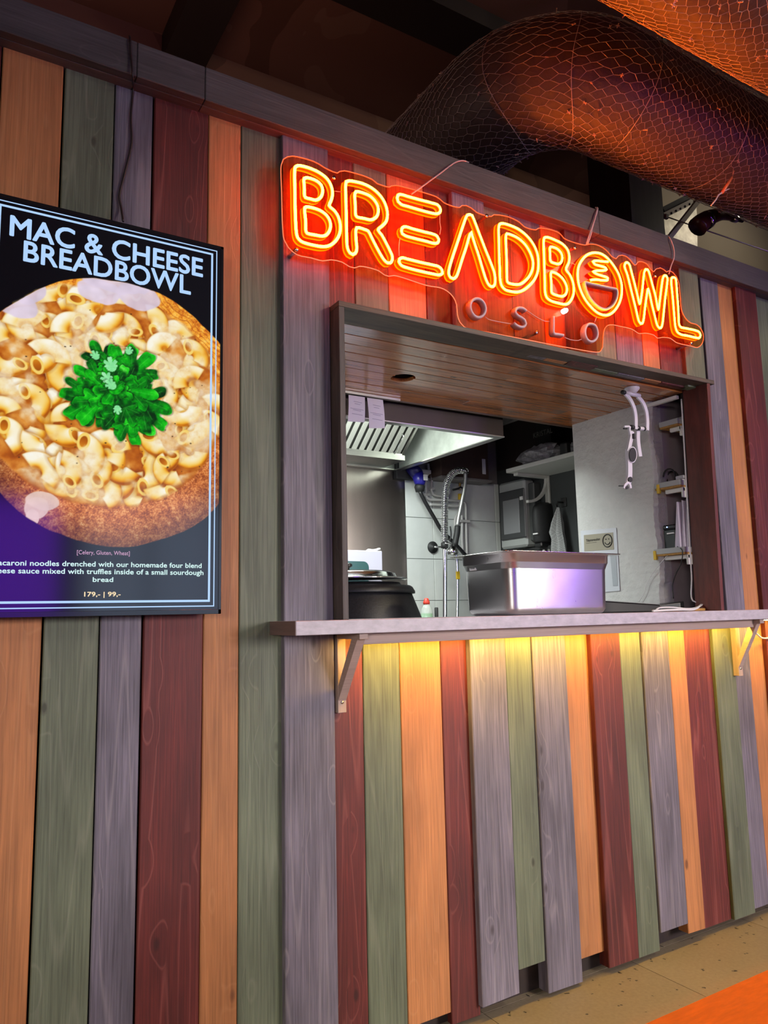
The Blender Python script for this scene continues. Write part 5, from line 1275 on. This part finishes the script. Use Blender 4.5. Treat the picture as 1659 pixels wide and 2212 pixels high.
# white trunking along the soffit and the cable down the jamb
tag(MB().beam((2.636, .060, 2.040), (2.636, .212, 2.040), .016, .014).build('cable_trunking', WHITEP), 'short white cable trunking under the soffit by the pier', 'trunking')
cabl = [Vector((2.646, .050, 2.03)), Vector((2.643, .050, 1.9)), Vector((2.634, .050, 1.6)), Vector((2.6255, .050, 1.3)), Vector((2.622, .050, 1.20))] + [at(*p, y) for p, y in (((1518, 1303), .02), ((1505, 1312), .0), ((1485, 1315), -.02), ((1450, 1312), -.02), ((1425, 1313), -.02), ((1415, 1320), -.05))]
cabl = [Vector((p.x, p.y, max(p.z, ZC + .004))) for p in cabl]
tag(MB().tube(smooth_path(cabl, False, .012), .0030, 7).build('white_cable', WHITEP), 'white cable down the right jamb and along the counter', 'cable')
c2 = [Vector((p.x, p.y, max(p.z, ZC + .004))) for p in [at(*q_, y) for q_, y in (((1519, 1303), .03), ((1500, 1316), -.02), ((1470, 1317), -.05), ((1440, 1318), -.06), ((1410, 1320), -.07))]]
tag(MB().tube(smooth_path(c2, False, .012), .0040, 7).build('white_cable', WHITEP), 'second white cable lying flat along the counter', 'cable')
wv = [pn(*p, .01) for p in ((1454, 1198), (1430, 1213), (1410, 1238), (1396, 1262), (1392, 1280), (1380, 1300))]
wv[0] = Vector((2.64, wv[0].y, zl_ + .004))
tag(MB().tube(smooth_path(wv, False, .01), .0014, 5).build('thin_cable', WHITEP), 'thin white lead hanging from the lower niche shelf across the plaster', 'cable')
bkc = [Vector((2.64, .118, zl_ + .004)), atx(1474, 1190, 2.612), atx(1472, 1215, 2.615), atx(1460, 1240, 2.62), atx(1453, 1265, 2.62), atx(1455, 1293, 2.62)]
tag(MB().tube(smooth_path(bkc, False, .01), .002, 5).build('black_cable', RUBBER), 'thin black lead hanging from the lower niche shelf to the device', 'cable')
# payment terminal and card device on the counter
tm = thing('card_terminal', at(1370, 1318, .10), 'flat black and silver card terminal on the counter beside the pan', 'terminal')
A = at(1318, 1318, .10)
tq = [Vector((2.20, .165, ZC)), Vector((2.36, -.005, ZC)), Vector((2.43, .06, ZC)), Vector((2.28, .23, ZC))]
b = MB(); h0 = [.048, .026, .026, .048]
b.hexa([p.copy() for p in tq] + [p + Vector((0, 0, h)) for p, h in zip(tq, h0)]); b.build('case', BLACKP, tm, .004)
top4 = [p + Vector((0, 0, h + .0006)) for p, h in zip(tq, h0)]; cen = sum(top4, Vector()) / 4
MB().prism([cen + (p - cen) * .97 for p in top4], (0, 0, .002)).build('silver_top', plain('silver_grey_plastic', (.32, .34, .34), .35), tm)
fr = [tq[1] + Vector((-.0012, -.0012, .006)), tq[2] + Vector((-.0012, -.0012, .006))]
MB().prism([fr[0], fr[1], fr[1] + Vector((0, 0, .014)), fr[0] + Vector((0, 0, .014))], (.001, .001, 0)).build('indigo_end_plate', plain('indigo_plastic', (.03, .02, .10), .35), tm)
dv = thing('till_tray', (2.6, .12, ZC), 'black plastic device lying in the corner of the counter', 'device')
q4 = [Vector((2.36, .16, ZC)), Vector((2.56, .062, ZC)), Vector((2.60, .075, ZC)), Vector((2.60, .19, ZC))]
b = MB(); b.hexa([p.copy() for p in q4] + [p + Vector((0, 0, h)) for p, h in zip(q4, (.012, .034, .040, .034))]); b.build('case', BLACKP, dv, .003)
tag(MB().box(2.44, 2.615, -.01, .045, ZC + .0002, ZC + .010, .002).build('wood_offcut', OCH), 'small raw wood offcut on the counter by the jamb', 'offcut')

# ------------------------------------------------------------------ tablet arm under the soffit
ap = atz(1365, 838, 2.055); ya = ap.y
arm = thing('tablet_arm', ap, 'white folding tablet arm hanging from the soffit', 'tablet holder')
AC = (1320, 820, 8.295)
def apt(pts, dy=0.0): return [at(AC[0] + a / AC[2], AC[1] + b / AC[2], ya + dy) for a, b in pts]
ARMW = plain('satin_white_metal', (.66, .63, .70), .3)
MB().lathe([(.030, 2.0555), (.030, 2.049), (.022, 2.040), (.012, 2.030)], (ap.x, ya, 0), 24).build('ceiling_plate', ARMW, arm)
def rod(pts, r, m, name, par=arm): return MB().tube(apt(pts), r, 12).build(name, m, par)
rod([(255, 235), (510, 290)], .0085, ARMW, 'top_pivot'); rod([(200, 225), (245, 235)], .009, BLACKM, 'pivot_cap')
def flat(pts, w, t, m, name, par=arm, dy=0.0):
    prof = [(-w, -t), (w, -t), (w, t), (-w, t)]
    return MB().sweep(smooth_path(apt(pts, dy), False, .008), prof, False, (0, -1, 0), False).build(name, m, par, .0012)
flat([(250, 250), (330, 340), (400, 480), (435, 640), (440, 890)], .0085, .004, ARMW, 'link_bar')
flat([(470, 300), (560, 400), (620, 540), (645, 700), (645, 910)], .0085, .004, ARMW, 'link_bar')
rod([(350, 852), (400, 858)], .0095, BLACKM, 'pivot_cap'); rod([(470, 872), (620, 885)], .0078, ARMW, 'lower_pivot'); rod([(470, 870), (500, 874)], .0092, BLACKM, 'pivot_cap'); rod([(575, 880), (600, 882)], .0092, BLACKM, 'pivot_cap')
flat([(480, 915), (478, 1060), (495, 1230), (520, 1380)], .0095, .004, ARMW, 'lower_link', dy=.01)
flat([(370, 930), (355, 1030), (325, 1180), (300, 1300)], .0085, .006, ARMW, 'tablet_clamp', dy=-.004)
flat([(320, 1440), (325, 1600), (320, 1760), (300, 1850)], .012, .006, ARMW, 'tablet_clamp', dy=-.004)
flat([(320, 1250), (325, 1350), (330, 1460)], .0155, .007, ARMW, 'tablet_clamp', dy=-.002)
def oval(cx, cy, rx, ry, name, m, dy):
    P = apt([(cx + rx * math.cos(2 * math.pi * k / 24), cy + ry * math.sin(2 * math.pi * k / 24)) for k in range(24)], dy)
    MB().prism(P, (0, .006, 0)).build(name, m, arm)
oval(388, 1345, 76, 145, 'clamp_rim', ARMW, -.014); oval(392, 1345, 62, 128, 'suction_pad', BLACKM, -.018); oval(350, 1790, 34, 50, 'small_pad', BLACKM, -.015)
flat([(230, 845), (330, 850), (325, 900), (345, 990)], .0035, .004, ARMW, 'upper_claw', dy=-.01); flat([(225, 875), (285, 878)], .003, .004, BLACKM, 'claw_pad', dy=-.014)
flat([(300, 1840), (240, 1900), (225, 1950)], .005, .004, ARMW, 'lower_claw', dy=-.012); flat([(300, 1840), (340, 1900), (345, 1950)], .005, .004, ARMW, 'lower_claw', dy=-.012)
flat([(140, 1905), (225, 1905)], .002, .003, BLACKM, 'claw_pin', dy=-.012); oval(290, 1935, 30, 26, 'claw_pad', BLACKM, -.018)
flat([(400, 970), (405, 1060)], .0045, .006, BLACKM, 'spring_grip', dy=-.012)
# ------------------------------------------------------------------ ventilation ducts in chicken wire
DR = .2165
DUCT = None
m, nt, b = new_mat('black_duct_foil')
tc = N(nt, 'ShaderNodeTexCoord'); n1 = N(nt, 'ShaderNodeTexNoise', Scale=9.0, Detail=6.0, Roughness=.62, Distortion=.6); nt.links.new(tc.outputs['Object'], n1.inputs['Vector'])
bp = N(nt, 'ShaderNodeBump', Strength=.55, Distance=.02); nt.links.new(n1.outputs['Fac'], bp.inputs['Height']); nt.links.new(bp.outputs[0], b.inputs['Normal'])
b.inputs['Base Color'].default_value = (.062, .046, .040, 1); b.inputs['Roughness'].default_value = .52; b.inputs['Specular IOR Level'].default_value = .35
DUCT = m
WIRE = plain('galvanised_wire', (.50, .43, .40), .4, .6)
def frames(path):
    P = [Vector(p) for p in path]; out = []
    for i in range(len(P)):
        t = (P[min(i + 1, len(P) - 1)] - P[max(i - 1, 0)]).normalized()
        sd = t.cross(Vector((0, 0, 1))).normalized()
        out.append((P[i], t, sd, Vector((0, 0, 1))))
    return out
def duct(name, path, r, label, a_lo, a_hi, seed, straps):
    d = thing(name, path[0], label, 'duct', 'ventilation ducts')
    fr = frames(path); nA = 56; rn = random.Random(seed); vs = []
    for i, (p, t, sd, up) in enumerate(fr):
        for k in range(nA):
            a = 2 * math.pi * k / nA
            rr = r * (1 + .012 * math.sin(i * .21 + 3 * a) + rn.uniform(-.005, .005)) - .004
            vs.append(p + sd * (rr * math.cos(a)) + up * (rr * math.sin(a)))
    fs = [(i * nA + k, i * nA + (k + 1) % nA, (i + 1) * nA + (k + 1) % nA, (i + 1) * nA + k) for i in range(len(fr) - 1) for k in range(nA)]
    b = MB(); b.add(vs, fs, True); b.build('insulation', DUCT, d)
    # wire netting: honeycomb laid around the duct
    S_ = [0.0]
    for i in range(1, len(fr)): S_.append(S_[-1] + (fr[i][0] - fr[i - 1][0]).length)
    S_ = np.array(S_); PP = np.array([f[0][:] for f in fr]); SD = np.array([f[2][:] for f in fr])
    nc = int(2 * math.pi * r / .0310); hx = 2 * math.pi / nc; rowh = .0285
    nr = int(S_[-1] / rowh)
    rngw = np.random.default_rng(seed)
    def pos(c, rrow, side):      # honeycomb vertices
        pass
    ids = {}; V = []
    def vert(i, j, lowhigh):
        key = (i % nc, j, lowhigh)
        if key not in ids:
            off = .5 if j % 2 else 0.0
            a = (i + off) * hx; s = j * rowh + (0 if lowhigh == 0 else rowh * .42)
            ids[key] = len(V); V.append((a, s))
        return ids[key]
    E_ = []
    for j in range(nr):
        for i in range(nc):
            lo_ = vert(i, j, 0); hi_ = vert(i, j, 1); E_.append((lo_, hi_))
            if j + 1 < nr:
                if j % 2 == 0: n1_, n2_ = vert(i, j + 1, 0), vert(i - 1, j + 1, 0)
                else: n1_, n2_ = vert(i, j + 1, 0), vert(i + 1, j + 1, 0)
                E_ += [(hi_, n1_), (hi_, n2_)]
    A = np.array(V); a = A[:, 0] + rngw.normal(0, .012, len(A)) + .06 * np.sin(A[:, 1] * 5 + 1.3); s = np.clip(A[:, 1] + rngw.normal(0, .0016, len(A)) + .02 * np.sin(A[:, 0] * 3 + A[:, 1] * 4), 0, S_[-1] - 1e-4)
    P3 = np.stack([np.interp(s, S_, PP[:, k]) for k in range(3)], -1); D3 = np.stack([np.interp(s, S_, SD[:, k]) for k in range(3)], -1)
    D3 /= np.linalg.norm(D3, axis=1)[:, None]
    rad = D3 * np.cos(a)[:, None] + np.array([0, 0, 1.0]) * np.sin(a)[:, None]
    Q = P3 + rad * (r * 1.008 + rngw.uniform(0, .004, len(A)))[:, None]
    E2 = np.array(E_); keep = np.ones(len(E2), bool)
    am = (a % (2 * math.pi)); mid = am[E2[:, 0]]
    lo_a, hi_a = math.radians(a_lo) % (2 * math.pi), math.radians(a_hi) % (2 * math.pi)
    keep = (mid >= lo_a) & (mid <= hi_a) if lo_a < hi_a else (mid >= lo_a) | (mid <= hi_a)
    E2 = E2[keep]
    p, q = Q[E2[:, 0]], Q[E2[:, 1]]; nrm = rad[E2[:, 0]]
    t = q - p; ok = np.linalg.norm(t, axis=1) < .08; p, q, nrm, t = p[ok], q[ok], nrm[ok], t[ok]
    sd = np.cross(t, nrm); sd /= np.linalg.norm(sd, axis=1)[:, None] + 1e-9
    w = .0007
    ring = [sd * w - nrm * w * .5, -sd * w - nrm * w * .5, nrm * w]
    vv = np.concatenate([p + ring[0], p + ring[1], p + ring[2], q + ring[0], q + ring[1], q + ring[2]], 0); n = len(p)
    ar = np.arange(n)
    ff = np.concatenate([np.stack([ar + x * n for x in f], -1) for f in ((0, 1, 4, 3), (1, 2, 5, 4), (2, 0, 3, 5))], 0)
    me = bpy.data.meshes.new('wire_netting')
    me.vertices.add(len(vv)); me.vertices.foreach_set('co', (vv - np.array(path[0])).ravel())
    me.loops.add(ff.size); me.loops.foreach_set('vertex_index', ff.ravel()); me.polygons.add(len(ff)); me.polygons.foreach_set('loop_start', np.arange(0, ff.size, 4)); me.polygons.foreach_set('loop_total', np.full(len(ff), 4))
    me.update(); me.validate(); me.materials.append(WIRE)
    o = bpy.data.objects.new('wire_netting', me); COL.objects.link(o); o.location = path[0]; put(o, d); o['kind'] = 'stuff'
    # twisted ties standing out of the netting
    tb = MB()
    sel = rngw.choice(len(Q), 420, replace=False)
    for k in sel:
        am_ = a[k] % (2 * math.pi)
        if not ((am_ >= lo_a and am_ <= hi_a) if lo_a < hi_a else (am_ >= lo_a or am_ <= hi_a)): continue
        c = Vector(Q[k]) + Vector(rad[k]) * .003
        for _ in range(2):
            v = Vector(rngw.normal(0, 1, 3)).normalized() * .0075
            tb.beam(c - v, c + v, .0026, .0026, rad[k] + .01)
    tt = tb.build('wire_ties', plain('copper_wire_tie', (.55, .36, .28), .45, .4), d); tt['kind'] = 'stuff'
    for s0 in straps:            # lengthwise folds and lashings pulled round the duct
        i = min(range(len(S_)), key=lambda q_: abs(S_[q_] - s0)); pth = []
        for k in range(40):
            aa = 2 * math.pi * k / 40; ss = s0 + .02 * math.sin(aa * 2 + s0 * 5)
            pc = np.array([np.interp(ss, S_, PP[:, q_]) for q_ in range(3)]); dc = np.array([np.interp(ss, S_, SD[:, q_]) for q_ in range(3)])
            pth.append(Vector(pc + (dc * math.cos(aa) + np.array([0, 0, 1.]) * math.sin(aa)) * (r * 1.012)))
        MB().tube(pth, .0013, 5, True).build('lashing_wire', WIRE, d)
    return d
yd, zd, xc = -.143, 3.087, 1.77
Rb = .30
path = [(5.8 - .04 * k, yd, zd) for k in range(int((5.8 - (xc + Rb)) / .04))]
x0 = xc + Rb
for k in range(13):
    t = math.pi / 2 * k / 12; path.append((x0 - Rb * math.sin(t), yd + Rb - Rb * math.cos(t), zd))
path += [(xc, yd + Rb + .04 * k, zd) for k in range(1, 50)]
L1 = 5.8 - x0
d1 = duct('ventilation_duct', path, DR, 'thick black duct wrapped in wire netting bending over the beam', 0, 359.9, 3, (L1 - .05, L1 - .55, L1 + .16, L1 + .34, L1 - 1.1))
a2 = math.radians(52.65); D2 = 2.25; h2 = math.asin(DR / D2); yc2 = CAM.y + D2 * math.cos(a2 + h2); zc2 = CAM.z + D2 * math.sin(a2 + h2)
d2 = duct('ventilation_duct', [(5.8 - .05 * k, yc2, zc2) for k in range(100)], DR, 'straight black duct in wire netting at the top right corner', 0, 359.9, 9, (1.6, 2.6, 3.3))
# hangers
for dct, (x, y, z) in ((d1, (2.45, yd, zd)), (d1, (3.7, yd, zd)), (d2, (2.1, yc2, zc2)), (d2, (4.0, yc2, zc2))):
    MB().box(x - .012, x + .012, y - .003, y + .003, z + DR, 3.8).build('hanger_strap', DARKBEAM, dct)
# orange zip tie with loose ends on the netting
zt = [at(*p, -.335) for p in ((1580, 385), (1568, 405), (1556, 424), (1552, 438), (1542, 455), (1534, 470))]
zo = d1
P_ = []
for p in ((1580, 384), (1572, 398), (1560, 416), (1554, 420)):
    P_.append(at(*p, -.30))
MB().tube(P_[:3], .0055, 6).build('tie_body', plain('orange_plastic_tie', (.75, .16, .05), .4), zo)
MB().tube([at(*p, -.30) for p in ((1559, 417), (1552, 421), (1546, 432), (1536, 444))], .003, 5).build('tie_end', CABLEW, zo)
MB().tube([at(*p, -.30) for p in ((1554, 419), (1562, 414), (1575, 408))], .002, 5).build('tie_end', CABLEW, zo)
# steelwork seen under the duct at the right
yk = .34
col_ = [at(1358, 420, yk), at(1434, 470, yk)]
tag(MB().box(at(1362, 430, yk).x, at(1434, 470, yk).x, yk, yk + .25, 2.665, 3.8).build('wall_stub', col_dark), 'dark painted wall stub above the beam', kind='structure')
ys2 = .25
GALV = plain('galvanised_sheet', (.36, .34, .29), .45, .7, noise=.3, scale=20)
XC_ = (1380, 380, 5.946)
def xp_(a, b, y): return at(XC_[0] + a / XC_[2], XC_[1] + b / XC_[2], y)
tag(MB().prism([xp_(310, 520, .62), xp_(740, 330, .62), xp_(750, 700, .62), xp_(755, 960, .62), xp_(350, 800, .62)], (0, .01, 0)).build('metal_sheet', GALV), 'galvanised metal sheet behind the beam under the duct', 'sheet')
s = thing('steel_strut', xp_(560, 540, ys2), 'pale steel strut propped diagonally behind the beam', 'strut')
MB().beam(xp_(385, 800, ys2), xp_(800, 270, ys2), .022, .02, (0, 1, 0)).build('strut_bar', plain('pale_zinc', (.55, .50, .42), .4, .5), s)
ps = thing('perforated_rail', xp_(500, 430, ys2 + .12), 'perforated dark mounting rail with slots under the duct', 'rail')
MB().beam(xp_(320, 510, ys2 + .12), xp_(740, 300, ys2 + .12), .026, .012, (0, 1, 0)).build('rail_face', plain('grey_zinc', (.36, .33, .28), .45, .6), ps)
MB().beam(xp_(310, 440, ys2 + .13), xp_(700, 240, ys2 + .13), .03, .012, (0, 1, 0)).build('rail_flange', BLACKM, ps)
for k in range(7):
    c = xp_(370 + 58 * k, 503 - 29 * k + (2 if k else 0), ys2 + .112)
    MB().lathe([(.006, 0), (.006, .003)], (c.x, c.y, c.z), 10, 'y').build('rail_hole', BLACKM, ps)
wr = thing('wire_rope', xp_(690, 640, .2), 'tensioned steel wire rope with clamps behind the beam', 'wire rope')
MB().tube([xp_(330, 515, .30), xp_(690, 640, .2), xp_(1659, 970, .05), xp_(2300, 1190, .0)], .003, 6).build('rope', plain('bright_wire', (.6, .54, .42), .35, .6), wr)
for a_, b_ in ((350, 522), (665, 635)):
    p = xp_(a_, b_, .26 if a_ < 500 else .2); MB().box(p.x - .010, p.x + .010, p.y - .008, p.y + .008, p.z - .012, p.z + .010, .002).build('rope_clamp', SCREW, wr)
bo = thing('rubber_pipe_elbow', xp_(950, 560, .1), 'reddish brown rubber pipe elbow with clamps hanging under the duct', 'pipe')
BRN = plain('red_brown_rubber', (.10, .025, .012), .3)
ep = smooth_path([xp_(750, 660, .12), xp_(820, 590, .11), xp_(930, 530, .10), xp_(1060, 500, .10), xp_(1180, 525, .10), xp_(1230, 550, .10)], False, .01)
MB().tube(ep, .040, 16, scales=[1.15 - .75 * i / (len(ep) - 1) for i in range(len(ep))]).build('elbow', BRN, bo)
cp_ = xp_(865, 570, .105)
MB().tube([xp_(840, 590, .11), xp_(885, 560, .105)], .0425, 18).build('hose_clamp', CHROME, bo)
MB().tube([xp_(1195, 532, .10), xp_(1250, 556, .10)], .019, 14).build('hose_clamp', CHROME, bo)
MB().tube([xp_(1250, 556, .10), xp_(1330, 575, .10)], .010, 10).build('end_stub', BLACKM, bo)
# ------------------------------------------------------------------ orange table in the foreground
tb = thing('orange_table', (1.25, -1.75, 0), 'orange painted tabletop at the lower right corner', 'table')
ORG = plain('orange_felted_paint', (.85, .245, .004), .6, noise=.12, scale=30, aniso=(1.5, 6, 1), bump=.1)
te = atz(1520, 2150, .74).y
MB().box(.42, 1.75, te - .75, te, .705, .74, .004).build('tabletop', ORG, tb)
for x in (.5, 1.67):
    for y in (te - .68, te - .08): MB().box(x - .02, x + .02, y - .02, y + .02, 0, .705, .002).build('leg', BLACKM, tb)
